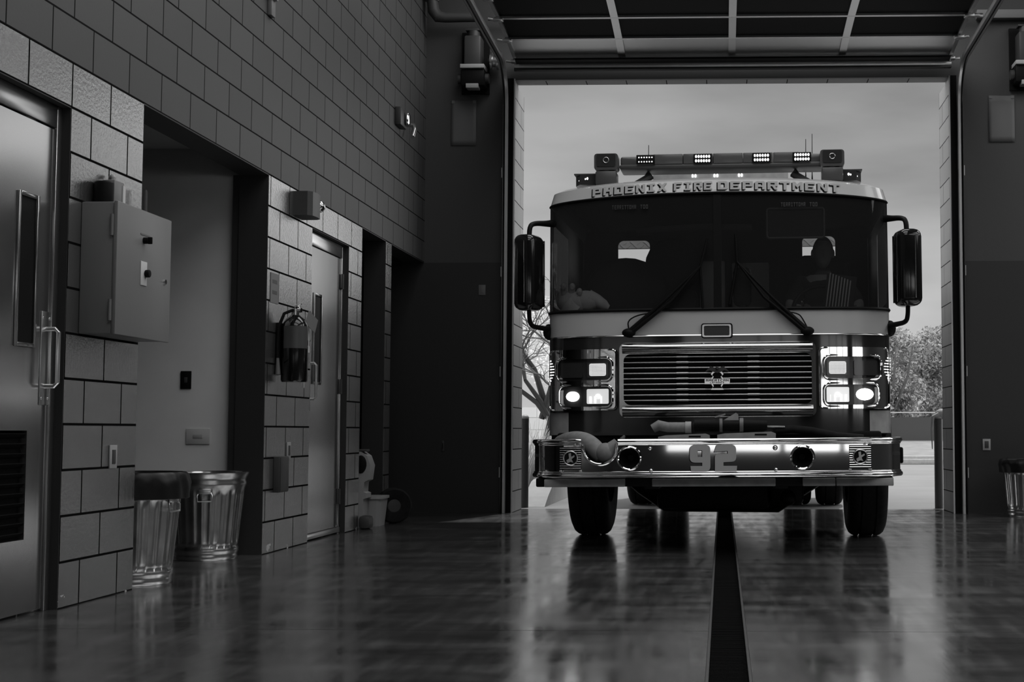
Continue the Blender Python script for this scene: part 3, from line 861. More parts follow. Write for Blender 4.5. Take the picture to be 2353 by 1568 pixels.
def door_track(x, s, label):
    """vertical track, bend and level run; s = +1 right, -1 left"""
    t = thing('door_track', label, 'door track', (x, 13.93, 0), (0, 0, 0), 'bay door tracks')
    path = [(0, 0, 0.0), (0, 0, 1.0), (0, 0, 2.0), (0, 0, 3.0), (0, 0, 4.08)]
    rad = 0.40
    for k in range(1, 9):
        a = R(90 * k / 8)
        path.append((0, -rad * (1 - math.cos(a)), 4.08 + rad * math.sin(a)))
    path += [(0, -1.5, 4.50), (0, -3.0, 4.54), (0, -5.0, 4.58)]
    # C-shaped rail: web plus two lips
    prof = [(-0.028, -0.012), (-0.028, 0.012), (-0.022, 0.016), (0.022, 0.016), (0.028, 0.010), (0.028, -0.012), (0.022, -0.012), (0.022, 0.008), (-0.022, 0.008), (-0.022, -0.012)]
    rows = []
    P = [Vector(p) for p in path]
    for i, p in enumerate(P):
        d = (P[min(i + 1, len(P) - 1)] - P[max(i - 1, 0)]).normalized()
        u = Vector((1, 0, 0)); v = d.cross(u)
        rows.append([p + v * a + u * (c * s) for a, c in prof])
    b = MB(); b.grid(rows, close_u=True); b.build('rail', 'track', t, 40)
    b = MB()
    rows = []
    for i, p in enumerate(P):
        rows.append([p + Vector((s * 0.028, 0, 0)) + (Vector((0, 0.05, 0)) if i < 5 else Vector((0, 0, 0.05))),
                     p + Vector((s * 0.034, 0, 0)) + (Vector((0, -0.05, 0)) if i < 5 else Vector((0, 0, -0.05)))])
    b.grid(rows); sp_ = b.build('angle_strip', 'wall_mid', t, 40)
    sp_.modifiers.new('thick', 'SOLIDIFY').thickness = 0.004
    for z in (0.4, 1.4, 2.4, 3.4):
        b = MB(); b.bb((s * 0.03, 0.0, z - 0.05), (s * 0.05, 0.068, z + 0.05)); b.build('wall_bracket', 'track', t, 0)
    return t
door_track(-2.165, -1, 'galvanised track curving up along the left side of the bay door')
door_track(2.365, 1, 'galvanised track curving up along the right side of the bay door')

# raised sectional door
t = bpy.data.objects.new('door_3', None); COL.objects.link(t); t.location = (0, 0, 0)
struct(t, 'raised sectional overhead bay door hanging above the fire truck', 'overhead door')
SEC = [((13.88, 4.525), (13.36, 4.590)), ((13.345, 4.59), (12.80, 4.63)), ((12.785, 4.63), (12.23, 4.645)), ((12.215, 4.645), (11.66, 4.66)), ((11.645, 4.66), (11.09, 4.67))]
DX0, DX1 = -2.09, 2.29
for i, ((ya, za), (yb, zb_)) in enumerate(SEC):
    d = Vector((0, yb - ya, zb_ - za)); ln = d.length; d.normalize()
    n = Vector((1, 0, 0)).cross(d)                 # up side
    mx = Matrix(((1, 0, 0, 0), (0, d.y, n.y, ya), (0, d.z, n.z, za), (0, 0, 0, 1)))
    if n.z < 0:
        mx = Matrix(((1, 0, 0, 0), (0, d.y, -n.y, ya), (0, d.z, -n.z, za), (0, 0, 0, 1)))
    holes = []
    lo = 0.03 if i == 0 else 0.014
    for k in range(4):
        x0 = DX0 + (DX1 - DX0) * k / 4 + 0.035; x1 = DX0 + (DX1 - DX0) * (k + 1) / 4 - 0.035
        holes.append([(x0, lo), (x1, lo), (x1, ln - 0.014), (x0, ln - 0.014)])
    b = MB(); b.prism([[(DX0, 0), (DX1, 0), (DX1, ln), (DX0, ln)]] + holes, 0.04, mx)
    pan = b.build('door_section', 'track', t, 0)
    for h in holes:
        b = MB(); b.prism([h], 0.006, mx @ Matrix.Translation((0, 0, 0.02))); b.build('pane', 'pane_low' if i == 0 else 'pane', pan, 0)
    for sx in (DX0 + 0.02, DX1 - 0.02):
        b = MB(); b.box(mx @ Vector((sx, 0.02, -0.015)), (0.09, 0.07, 0.03), 0.004); b.cyl(mx @ Vector((sx, 0.0, -0.02)), mx @ Vector((sx + (0.1 if sx > 0 else -0.1), 0.0, 0.0)), 0.012, n=10)
        b.build('roller_hinge', 'steel', pan)
b = MB(); b.box((0.1, 13.90, 4.487), (DX1 - DX0, 0.03, 0.068), 0.006); b.build('bottom_rail', 'track', t)
b = MB(); b.box((0.1, 13.905, 4.44), (DX1 - DX0, 0.05, 0.024), 0.006); b.build('bottom_seal', 'dkgrey', t)
b = MB(); b.box((0.1, 13.80, 4.50), (DX1 - DX0 - 0.06, 0.10, 0.02), rot=(R(-8), 0, 0)); b.build('bottom_strip', 'black', t, 0)
b = MB(); b.cyl((-2.35, 13.86, 4.95), (2.6, 13.86, 4.95), 0.02, n=12); b.build('torsion_shaft', 'steel', t)

# framed overhead area lights, added out of the frame to light the place
for i, (x, y, e_) in enumerate([(bx, by, be * (1.0 if bx < 1 else 0.85)) for bx in (0.1, 6.4, 11.5) for by, be in ((3.4, 88), (7.4, 98), (11.8, 165))]):
    b = MB(); b.prism([rrect(-2.2, -1.6, 2.2, 1.6, 0.05), rrect(-2.1, -1.5, 2.1, 1.5, 0.04)], 0.18, Matrix.Translation((x, y, 6.02)))
    struct(b.build('window_%d' % (i + 4), 'dkgrey', smooth=0))  # frame round an added ceiling light
    light('added_ceiling_light', 'AREA', (x, y, 6.1), (0, 0, 0), e_, 4.2, 3.0)

# ================================================================== fire truck
T = thing('fire_truck', 'dark fire engine with pale stripe and chrome bumper numbered 92, in the bay door', 'fire truck', (-0.027, 9.92, 0), (0, -0.0065, -0.030))
CA, CB, CN = 1.235, 0.34, 3.2
def py(x):
    t_ = min(1.0, abs(x) / CA)
    return CB * (1 - (1 - t_ ** CN) ** (1 / CN))
def arch(x): return -0.055 * (min(1, abs(x) / CA)) ** 2
front = []
NF = 44
for k in range(NF + 1):
    ph = -math.pi / 2 + math.pi * k / NF
    s_, c_ = math.sin(ph), abs(math.cos(ph))
    front.append((math.copysign(CA * abs(s_) ** (2 / CN), s_), CB * (1 - c_ ** (2 / CN))))
side = [2.3, 1.35, 1.25, 0.48, 0.40]
cols = [(-CA, y) for y in side] + front + [(CA, y) for y in reversed(side)]
NS = len(side)
def level(z, yo=0.0, ins=0.0, ar=0.0):
    out = []
    for x, y in cols:
        fr_ = max(0.0, 1 - y / 0.6)
        zz = z + ar * arch(x) / 0.055 * 0.055
        out.append((x * (1 - ins / CA), y + (yo + ins) * fr_, zz))
    return out
ZB = 2.515
levels = [level(0.78), level(0.80), level(1.482), level(1.486), level(1.665), level(1.74, 0.007), level(2.38, 0.052, 0, 0.5), level(ZB, 0.06, 0, 1), level(2.605, 0.062, 0.025, 1), level(2.635, 0.085, 0.075, 1), level(2.655, 0.13, 0.15, 1), level(2.668, 0.2, 0.25, 1), level(2.674, 0.3, 0.34, 1)]
def skip(i, k):
    # windshield
    if 4 <= i <= 6 and NS <= k < NS + NF:
        xm = (cols[k][0] + cols[k + 1][0]) / 2
        if abs(xm) < 1.225 and max(cols[k][1], cols[k + 1][1]) < 0.27: return True
    if i == 5 and (k in (2,) or k == len(cols) - 4): return True
    return False
def mis(i, k): return 0 if i < 3 else (1 if i < 4 else (2 if i < 7 else 1))
b = MB(); b.grid(levels, skip=skip, mis=mis)
top = levels[-1]; n = len(top)
b.grid([[top[i] for i in range(n // 2)], [top[n - 1 - i] for i in range(n // 2)]], mi=1)
cab = b.build('cab', ['red', 'cream', 'black'], T, 40)
# thin bright moulding under the pale stripe
b = MB(); b.tube([(x, y - 0.004, 1.484) for x, y in cols[NS - 1:-NS + 1]], 0.005, 6); b.build('belt_moulding', 'chrome2', cab)
# windshield
rows = []
for z, yo, ar in ((1.662, 0.0, 0), (1.74, 0.007, 0), (2.0, 0.025, 0.2), (2.38, 0.052, 0.5), (2.52, 0.06, 1)):
    rows.append([(x, y + yo * max(0, 1 - y / 0.6) + 0.006, z + ar * arch(x)) for x, y in front if y < 0.30])
b = MB(); b.grid(rows); ws = b.build('windshield', 'glass', T, 60)
b = MB(); b.box((0.005, 0.05, 2.09), (0.055, 0.03, 0.88), rot=(R(-3.8), 0, 0)); b.build('windshield_divider', 'black', T)
for zz, yo in ((1.668, 0.0),):
    b = MB(); b.tube([(x, y + yo - 0.004, zz) for x, y in front], 0.012, 6); b.build('windshield_gasket', 'black', T)
b = MB(); b.tube([(x, y + 0.055 * max(0, 1 - y / .6), ZB + arch(x) - 0.004) for x, y in front if y < .3], 0.008, 6); b.build('windshield_gasket', 'black', T)
for sx in (-1, 1):
    b = MB(); b.grid([[(sx * (CA + 0.002), y, z) for y in (0.44, 1.27)] for z in (1.72, 2.37)]); b.build('side_window', 'sideglass', T, 0)

# block lettering on the roof cap
TH = 0.26
def q(x0, y0, x1, y1): return [(x0, y0), (x1, y0), (x1, y1), (x0, y1)]
GL = {
 'P': [q(0, 0, .3, 1), q(.3, .76, 1, 1), q(.3, .36, 1, .58), q(.7, .58, 1, .76)],
 'H': [q(0, 0, .3, 1), q(.7, 0, 1, 1), q(.3, .4, .7, .62)],
 'O': [q(0, 0, .3, 1), q(.7, 0, 1, 1), q(.3, .78, .7, 1), q(.3, 0, .7, .22)],
 'E': [q(0, 0, .3, 1), q(.3, .78, 1, 1), q(.3, .4, .85, .6), q(.3, 0, 1, .22)],
 'N': [q(0, 0, .28, 1), q(.72, 0, 1, 1), [(.28, 1), (.28, .62), (.72, 0), (.72, .38)]],
 'I': [q(.1, 0, .9, .2), q(.1, .8, .9, 1), q(.34, .2, .66, .8)],
 'X': [[(0, 1), (.3, 1), (1, 0), (.7, 0)], [(.7, 1), (1, 1), (.62, .46), (.47, .67)], [(0, 0), (.3, 0), (.53, .33), (.38, .54)]],
 'F': [q(0, 0, .3, 1), q(.3, .78, 1, 1), q(.3, .4, .8, .6)],
 'R': [q(0, 0, .3, 1), q(.3, .78, 1, 1), q(.3, .4, 1, .6), q(.7, .6, 1, .78), [(.45, .4), (.75, .4), (1, 0), (.7, 0)]],
 'D': [q(0, 0, .3, 1), [(.3, 1), (.3, .78), (.62, .78), (.85, 1)], [(.3, 0), (.3, .22), (.62, .22), (.85, 0)], [(.62, .78), (.85, 1), (1, .85), (1, .15), (.85, 0), (.62, .22), (.7, .3), (.7, .7)]],
 'A': [q(0, 0, .3, .85), q(.7, 0, 1, .85), [(0, .85), (.15, 1), (.85, 1), (1, .85), (1, .78), (0, .78)], q(.3, .3, .7, .5)],
 'T': [q(0, .78, 1, 1), q(.35, 0, .65, .78)],
 'M': [q(0, 0, .26, 1), q(.74, 0, 1, 1), [(.26, 1), (.26, .6), (.5, .25), (.5, .65)], [(.74, 1), (.74, .6), (.5, .25), (.5, .65)]],
 'C': [q(0, 0, .3, 1), q(.3, .78, 1, 1), q(.3, 0, 1, .22)],
 'L': [q(0, 0, .3, 1), q(.3, 0, 1, .22)],
}
def cap_pt(x, v, off):
    # v 0..1 up the cap face
    zs = [(ZB, 0.06, 0), (2.605, 0.062, 0.025)]
    z = ZB + v * (2.605 - ZB)
    for (z0, y0, i0), (z1, y1, i1) in zip(zs, zs[1:]):
        if z <= z1 + 0.1:
            u = (z - z0) / (z1 - z0); yo = y0 + (y1 - y0) * u + i0 + (i1 - i0) * u; break
    y = py(x)
    fr_ = max(0, 1 - y / 0.6)
    return Vector((x, y + yo * fr_ - off, z + arch(x) + off * 0.3))
def letters(txt, x0, x1, v0, v1, fn, off, mi, b, gap=0.18, sh=(0, 0)):
    n_ = len(txt); cw = (x1 - x0) / (n_ - gap)
    for i, ch in enumerate(txt):
        if ch == ' ': continue
        ax = x0 + i * cw
        for poly in GL[ch]:
            t_ = bmesh.new()
            vs = [t_.verts.new(fn(ax + p[0] * cw * (1 - gap) + sh[0], v0 + p[1] * (v1 - v0) + sh[1], off)) for p in poly]
            t_.faces.new(vs)
            b.add(t_, mi)
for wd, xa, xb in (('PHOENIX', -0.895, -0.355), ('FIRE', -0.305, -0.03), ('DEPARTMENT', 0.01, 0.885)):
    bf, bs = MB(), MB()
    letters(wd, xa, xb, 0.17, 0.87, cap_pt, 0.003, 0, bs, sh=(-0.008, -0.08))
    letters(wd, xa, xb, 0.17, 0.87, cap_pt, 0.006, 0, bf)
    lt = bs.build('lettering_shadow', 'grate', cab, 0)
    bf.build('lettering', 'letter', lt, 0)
# window stickers
def ws_pt(x, v, off): return Vector((x, py(x) + 0.052 - off, 2.40 + v))
for xc in (-0.62, 0.59):
    for wd, xa, xb in (('TERRITTOMR', -0.13, 0.045), ('TOO', 0.075, 0.13)):
        b = MB(); letters(wd, xc + xa, xc + xb, 0, 0.03, ws_pt, 0.012, 0, b, gap=0.25)
        b.build('window_sticker', 'dkgrey', ws, 0)

# front panels mapped on to the cab nose
def on_nose(off):
    return lambda c: Vector((c[0], py(c[0]) - off - c[2], c[1]))
CUTS = [x / 100 for x in range(-120, 121, 5)]
def shift(p, dx): return [(x + dx, y) for x, y in p]

# grille
b = MB()
outer = rrect(-0.692, 0.905, 0.692, 1.432, 0.045)
inner = rrect(-0.662, 0.992, 0.662, 1.352, 0.05)
b.prism([outer, inner], 0.045, cuts=CUTS, warp=on_nose(0.0))
# rolled top and bottom bands
for z, rz in ((1.392, 0.036), (0.948, 0.038)):
    rows = []
    for k in range(13):
        a = R(-90 + 180 * k / 12)
        rows.append([(x / 100, py(x / 100) - 0.045 - 0.035 * math.cos(a), z + rz * math.sin(a)) for x in range(-67, 68, 2)])
    b.grid(rows)
gs = b.build('grille_surround', 'chrome3', T, 40)
b = MB(); b.prism([inner], 0.004, cuts=CUTS, warp=on_nose(0.002)); b.build('grille_backing', 'black', T, 0)
for k in range(9):
    z = 1.330 - k * 0.0382
    b = MB()
    def bar(x0, x1, th, yo):
        rows = []
        for j in range(7):
            a = R(-90 + 180 * j / 6)
            rows.append([(x0 + (x1 - x0) * i / 12, py(x0 + (x1 - x0) * i / 12) - yo - 0.012 * math.cos(a), z + th * math.sin(a)) for i in range(13)])
        b.grid(rows)
    bar(-0.662, 0.662, 0.0060, 0.03)
    for xc in (-0.245, 0.255):
        bar(xc - 0.042, xc + 0.042, 0.0082, 0.036)
    b.build('grille_bar', 'grille', T, 60)
for xc in (-0.245, 0.255):
    b = MB(); b.bb((xc - 0.03, -0.028, 1.0), (xc + 0.03, -0.005, 1.35)); b.build('grille_post', 'black', T, 0)
# badge
b = MB(); b.prism([q(-0.088, 1.135, 0.088, 1.172)], 0.008, warp=on_nose(0.052)); bd = b.build('badge_bar', 'chrome2', T, 0)
b = MB()
def bd_pt(x, v, off): return Vector((x, -0.0605 - off, 1.137 + v))
letters('AMERICAN', -0.08, 0.08, 0.016, 0.032, bd_pt, 0.001, 0, b)
letters('LAFRANCE', -0.05, 0.05, 0.003, 0.013, bd_pt, 0.001, 0, b)
b.build('badge_lettering', 'black', bd, 0)
b = MB()
cross = [(-.045, 1.095), (.045, 1.095), (.03, 1.115), (.04, 1.13), (.04, 1.18), (.03, 1.19), (.045, 1.205), (.03, 1.225), (0, 1.232), (-.03, 1.225), (-.045, 1.205), (-.03, 1.19), (-.04, 1.18), (-.04, 1.13), (-.03, 1.115)]
b.prism([cross, [(x * 0.8, 1.16 + (z - 1.16) * 0.84) for x, z in cross]], 0.006, warp=on_nose(0.048)); b.build('badge_cross', 'chrome2', bd, 0)
b = MB()
b.prism([[(x * 0.78, 1.16 + (z - 1.16) * 0.82) for x, z in cross]], 0.003, warp=on_nose(0.048)); b.build('badge_field', 'black', bd, 0)
b = MB()
for s in (-1, 1):
    b.prism([[(0, 1.235), (s * .02, 1.252), (s * .045, 1.262), (s * .085, 1.222), (s * .05, 1.232), (s * .03, 1.222), (0, 1.212)]], 0.008, warp=on_nose(0.052))
b.sphere((0, -0.062, 1.246), (0.012, 0.01, 0.014), 10); b.build('badge_eagle', 'dkgrey', bd, 0)

# lamp clusters either side
for s in (-1, 1):
    nm = 'lamp_cluster'
    b = MB()
    X0, X1 = (0.712, 1.222)
    def sx(p): return [(s * x, z) for x, z in p]
    outer = rrect(X0, 0.958, X1, 1.392, 0.03)
    cell_u = rrect(0.752, 1.172, 1.150, 1.325, 0.045)
    cell_l = rrect(0.752, 0.985, 1.130, 1.128, 0.04)
    cuts_ = [s * c / 100 for c in range(72, 123, 3)]
    b.prism([sx(outer), sx(cell_u), sx(cell_l)], 0.028, cuts=cuts_, warp=on_nose(0.0))
    hz = b.build('lamp_housing', 'chrome', T, 40)
    b = MB()
    for c in (rrect(X0 + 0.005, 0.963, X1 - 0.004, 1.387, 0.03), rrect(0.742, 1.162, 1.160, 1.335, 0.05), rrect(0.742, 0.975, 1.140, 1.138, 0.05)):
        b.tube([(s * x, py(x) - 0.028, z) for x, z in c], 0.007, 8, closed=True)
    b.build('lamp_trim', 'chrome', hz)
    b = MB(); b.prism([sx(cell_u)], 0.004, cuts=cuts_, warp=on_nose(0.001)); b.prism([sx(cell_l)], 0.004, cuts=cuts_, warp=on_nose(0.001)); b.build('lamp_recess', 'lens', hz, 0)
    # upper inner lit LED block, with its lens ribs
    b = MB(); cx = 0.852 if s < 0 else 0.845
    b.prism([rrect(s * cx - 0.078, 1.192, s * cx + 0.078, 1.298, 0.012)], 0.012, warp=on_nose(0.008)); bz = b.build('flasher_bezel', 'lens', hz, 0)
    b = MB(); b.prism([rrect(s * cx - 0.060, 1.203, s * cx + 0.060, 1.290, 0.012)], 0.006, warp=on_nose(0.020)); b.build('flasher_lens', 'amber', bz, 0)
    b = MB()
    for i in range(1, 13):
        xg = s * cx - 0.060 + 0.120 * i / 13
        b.box((xg, py(xg) - 0.0275, 1.2465), (0.0018, 0.003, 0.086))
    for i in range(1, 9):
        zg = 1.203 + 0.087 * i / 9
        b.tube([(s * cx - 0.0595 + 0.119 * j / 6, py(s * cx - 0.0595 + 0.119 * j / 6) - 0.0268, zg) for j in range(7)], 0.0011, 4)
    b.build('flasher_grid', 'grey', bz, 0)
    # upper outer dark turn lamp
    b = MB(); b.prism([rrect(s * 1.045 - 0.083, 1.192, s * 1.045 + 0.083, 1.298, 0.012)], 0.012, cuts=[s * c / 100 for c in range(96, 113, 3)], warp=on_nose(0.006)); b.build('turn_lamp', 'lens', hz, 40)
    # lower inner lamp: reflector behind a clear lens
    b = MB(); b.prism([rrect(s * cx - 0.082, 1.002, s * cx + 0.082, 1.112, 0.01)], 0.010, warp=on_nose(0.008)); lz = b.build('head_lamp', 'lampin', hz, 0)
    b = MB(); b.sphere((s * cx, py(cx) - 0.03, 1.057), (0.018, 0.012, 0.018), 14)
    for i in (-0.055, -0.02, 0.025, 0.058):
        b.box((s * cx + i, py(cx) - 0.022, 1.033), (0.012, 0.006, 0.05), 0.002)
    b.build('bulb', 'amber', lz)
    b = MB(); b.prism([rrect(s * cx - 0.088, 0.996, s * cx + 0.088, 1.118, 0.012), rrect(s * cx - 0.08, 1.004, s * cx + 0.08, 1.110, 0.01)], 0.012, warp=on_nose(0.010)); b.build('lamp_rim', 'lens', lz, 0)
    # lower outer beam
    b = MB(); b.sphere((s * 1.035, py(1.035) - 0.022, 1.058), (0.062 if s > 0 else 0.048, 0.016, 0.042 if s > 0 else 0.036), 20); b.build('head_beam', 'head', hz)
    # corner marker with bright slats
    for i in range(8):
        z = 1.175 + i * 0.0205
        ww = 0.045 * math.sin(math.pi * (i + 1) / 9) + 0.008
        pts = [(s * (1.228 - ww * u), py(1.228 - ww * u) - 0.022, z) for u in (0, .33, .66, 1)]
        b = MB(); b.tube(pts, 0.0052, 6); b.build('marker_slat', 'ledlow', hz)
    # pale square sheet low on the corner
    b = MB()
    b.prism([q(s * 1.07, 0.785, s * 1.228, 0.945)], 0.002, cuts=[s * c / 100 for c in range(107, 123, 2)], warp=on_nose(0.002)); b.build('corner_panel', 'plank', T, 40)

# amber/blank marker above the grille
b = MB(); b.prism([rrect(-0.112, 1.462, 0.110, 1.566, 0.018)], 0.022, warp=on_nose(0.0)); mk = b.build('centre_marker', 'black', T, 0)
b = MB(); b.prism([rrect(-0.104, 1.468, 0.100, 1.558, 0.014), rrect(-0.092, 1.478, 0.088, 1.548, 0.01)], 0.006, warp=on_nose(0.022)); b.build('marker_rim', 'chrome2', mk, 0)
b = MB(); b.prism([rrect(-0.092, 1.478, 0.088, 1.548, 0.01)], 0.002, warp=on_nose(0.022)); b.build('marker_lens', 'dkgrey', mk, 0)

# wipers
for s, px_, tipx, tipz in ((-1, -0.625, -0.115, 1.97), (1, 0.635, 0.145, 2.0)):
    b = MB(); b.sphere((px_, py(px_) - 0.03, 1.505), (0.05, 0.035, 0.032), 14); wp = b.build('wiper_pivot', 'black', T)
    b = MB()
    for dz, dx in ((0, 0), (0.0, 0.055)):
        b.tube([(px_ + dx * (-s) * 0.4, py(px_) - 0.04, 1.51), (px_ + (tipx - px_) * 0.5 + dx * (-s) * 1.0, -0.035, 1.51 + (tipz - 1.53) * 0.5), (tipx, -0.02, tipz)], [0.018, 0.011, 0.008], 8)
    b.build('wiper_arm', 'black', wp)
    b = MB(); b.tube([(tipx - 0.035 * s - 0.02, -0.005, tipz - 0.30), (tipx + 0.0, -0.012, tipz), (tipx + 0.03 * s * -1 + 0.02, 0.0, tipz + 0.20)], 0.010, 8)
    b.build('wiper_blade', 'black', wp)
    b = MB(); b.tube(*soft([(px_, py(px_) - 0.03, 1.53), (px_ - s * 0.01 - 0.02, -0.01, 1.59), (px_ - s * 0.06, -0.015, 1.63), (px_ - s * 0.17, -0.02, 1.645)], 0.005), 6); b.build('washer_tube', 'black', wp)

# mirrors
for s, zc, yaw_ in ((-1, 1.93, -18), (1, 1.98, 14)):
    zc = 1.945
    xm = s * 1.345
    b = MB()
    b.box((0, 0, 0), (0.165, 0.22, 0.545), 0.055, seg=4)
    mr = b.build('mirror_housing', 'blackg', T, 40, loc=(xm, 0.02, zc), rot=(0, 0, R(yaw_)))
    b = MB(); b.tube([(-0.0835, -0.02, -0.24), (-0.0835, -0.02, 0.24)], 0.003, 6); b.tube([(0.02, -0.112, -0.22), (0.02, -0.112, 0.22)], 0.004, 6); b.build('mirror_seam', 'chrome2', mr)
    b = MB(); b.box((0, 0.112, 0), (0.14, 0.004, 0.48), 0.001); b.build('mirror_glass', 'chrome', mr, 0)
    b = MB()
    b.tube(*soft([(s * 1.20, 0.26, 2.335), (s * 1.25, 0.20, 2.325), (s * 1.31, 0.10, 2.315), (s * 1.342, 0.04, 2.29), (s * 1.345, 0.03, 2.19)], [0.03, 0.022, 0.018, 0.018, 0.018]), 12)
    b.build('upper_mirror_arm', 'black', T)
    b = MB()
    b.tube(*soft([(s * 1.345, 0.03, 1.70), (s * 1.345, 0.04, 1.62), (s * 1.335, 0.06, 1.565), (s * 1.27, 0.17, 1.558), (s * 1.21, 0.25, 1.55)], [0.016, 0.016, 0.017, 0.018, 0.024]), 12)
    b.build('lower_mirror_arm', 'black', T)
    b = MB(); b.sphere((s * 1.235, 0.26, 1.535), (0.045, 0.06, 0.06), 14); b.build('mirror_mount', 'black', T)

# ---- light bar on the roof
LY = 0.36
b = MB(); b.box((0.03, LY + 0.06, 2.752), (1.50, 0.27, 0.034), 0.014); lb = b.build('light_bar', 'rbar', T)
segs = [(-0.72, -0.47), (-0.47, -0.25), (-0.25, -0.03), (-0.03, 0.19), (0.19, 0.41), (0.41, 0.60), (0.60, 0.78)]
for i, (xa, xb) in enumerate(segs):
    b = MB(); e_ = 0.08 if i in (0, 6) else 0
    b.box(((xa + xb) / 2, LY + 0.06 + e_ * 0.3, 2.803), (xb - xa - 0.003, 0.28 - e_, 0.076), 0.007 if not e_ else 0.02, seg=3); b.build('bar_dome', 'dome', lb)
for xc, m_ in ((-0.525, 'ledlow'), (-0.105, 'led'), (0.325, 'led'), (0.62, 'led')):
    wd = 0.115
    b = MB(); b.box((xc, LY - 0.085, 2.800), (wd + 0.02, 0.012, 0.07), 0.004); ml = b.build('led_module', 'black', lb)
    b = MB()
    for i in range(6):
        for j in range(2):
            b.sphere((xc - wd / 2 + wd * (i + 0.5) / 6, LY - 0.093, 2.783 + j * 0.032), (0.0070, 0.006, 0.0105) if m_ == 'led' else (0.005, 0.004, 0.005), 8)
    b.build('led_row', m_, ml)
for s in (-1, 1):
    b = MB(); b.tube([(s * 0.56 + 0.03, LY + 0.05, 2.72), (s * 0.66 + 0.03 - s * 0.13 * (1), LY + 0.05, 2.70), (s * 0.63 + 0.03, LY, 2.63)], 0.03, 8)
    b.build('bar_foot', 'rbar', lb)
    # swivelling flood lamp on a pedestal
    xs_ = s * 0.828 + 0.012
    b = MB(); b.box((xs_, LY - 0.03, 2.668), (0.155, 0.16, 0.10), 0.012); pdl = b.build('flood_pedestal', 'rbar', T)
    b = MB(); b.cyl((xs_, LY - 0.03, 2.70), (xs_, LY - 0.03, 2.735), 0.055); b.build('flood_swivel', 'rbar', pdl)
    b = MB(); b.prism([rrect(xs_ - 0.088, 2.728, xs_ + 0.088, 2.85, 0.022)], 0.12, Matrix.Translation((0, LY - 0.09, 0)) @ XZ)
    fl = b.build('flood_lamp', 'rbar', pdl, 40)
    b = MB(); b.prism([rrect(xs_ - 0.07, 2.752, xs_ + 0.07, 2.845, 0.014)], 0.004, Matrix.Translation((0, LY - 0.095, 0)) @ XZ); b.build('flood_glass', 'lens', fl, 0)
    b = MB(); b.tube([(xs_ + 0.02 * math.cos(R(a)), LY - 0.098, 2.80 + 0.02 * math.sin(R(a))) for a in range(0, 360, 24)], 0.0035, 6, closed=True); b.build('flood_bulb', 'steel', fl)
    # outboard beacon
    b = MB(); xb_ = s * 0.955
    b.prism([[(xb_ - 0.10 * 1, LY + 0.04), (xb_ - 0.06, LY - 0.04), (xb_ + 0.06, LY - 0.04), (xb_ + 0.10, LY + 0.04), (xb_ + 0.10, LY + 0.22), (xb_ - 0.10, LY + 0.22)]], 0.075, Matrix.Translation((0, 0, 2.63)))
    bc = b.build('roof_beacon', 'lens', T, 20)
    b = MB()
    for i in range(5):
        b.sphere((xb_ + s * (0.005 + 0.015 * i), LY - 0.042 + 0.006 * i, 2.675 - 0.003 * i), (0.007, 0.006, 0.010), 8)
    b.build('beacon_leds', 'led' if s > 0 else 'ledlow', bc)
    b = MB(); b.bb((xb_ - 0.105, LY - 0.04, 2.703), (xb_ + 0.105, LY + 0.22, 2.713), 0.003); b.build('beacon_cap', 'rbar', bc)
b = MB(); b.bb((-0.52, LY + 0.55, 2.66), (0.53, LY + 1.5, 2.812), 0.01); rbx = b.build('roof_box', 'plank', T)
for xc in (-0.2, -0.03, 0.16):
    b = MB()
    for dx in (-0.011, 0.011):
        b.box((xc + dx, LY + 0.547, 2.79), (0.012, 0.01, 0.024), 0.004)
    b.build('clearance_lamp', 'led', rbx)
for x, zt, y in ((-0.535, 2.985, 0.65), (0.66, 3.02, 0.7), (0.71, 3.07, 0.75)):
    b = MB(); b.tube([(x, y, 2.70), (x, y, 2.76), (x + 0.003, y, zt)], [0.008, 0.004, 0.0025], 6); b.build('antenna', 'black', T)

# ---- bumper
BY = -0.64
b = MB()
ZT, ZBm = 0.757, 0.503
# front plate with hose notch and two horn openings
uc = [(-0.875, ZT - 0.03), (-0.872, 0.68)] + [(-0.76 + 0.112 * math.cos(R(a)), 0.70 + 0.112 * math.sin(R(a)) * 0.98) for a in range(190, 352, 9)] + [(-0.648, ZT - 0.03)]
outer = [(-1.0, ZBm + 0.03), (1.0, ZBm + 0.03), (1.0, ZT - 0.03)] + list(reversed(uc)) + [(-1.0, ZT - 0.03)]
b.prism([outer, circ(-0.565, 0.63, 0.068), circ(0.575, 0.63, 0.068)], 0.012, Matrix.Translation((0, BY, 0)) @ XZ)
# swept ends
for s in (-1, 1):
    plan = [(s * 1.0, BY)] + [(s * (1.0 + 0.19 * math.sin(R(a))), BY + 0.03 + 0.12 * (1 - math.cos(R(a)))) for a in (20, 45, 70, 90)] + [(s * 1.232, BY + 0.24), (s * 1.24, BY + 0.56)]
    b.grid([[(x, y, ZBm + 0.03) for x, y in plan], [(x, y, ZT - 0.03) for x, y in plan]])
for v in b.bm.verts:
    v.co.y += (v.co.z - 0.63) * 0.0245
bump_ = b.build('bumper', 'chrome', T, 30)
full = [(-1.24, BY + 0.56), (-1.232, BY + 0.24)] + [(-(1.0 + 0.19 * math.sin(R(a))), BY + 0.03 + 0.12 * (1 - math.cos(R(a)))) for a in (90, 70, 45, 20)] + [(-1.0, BY)]
full2 = full + [(-x, y) for x, y in reversed(full)]
b = MB()
b.tube([(x, y + 0.006, ZBm + 0.014) for x, y in full2], 0.018, 12)
b.tube([(x, y - 0.002, ZBm + 0.034) for x, y in full2], 0.007, 8)
b.build('bumper_lower_rail', 'chrome', bump_, 60)
b = MB()
lft = full + [(-0.885, BY)]
rgt = [(-0.64, BY)] + [(-x, y) for x, y in reversed(full)]
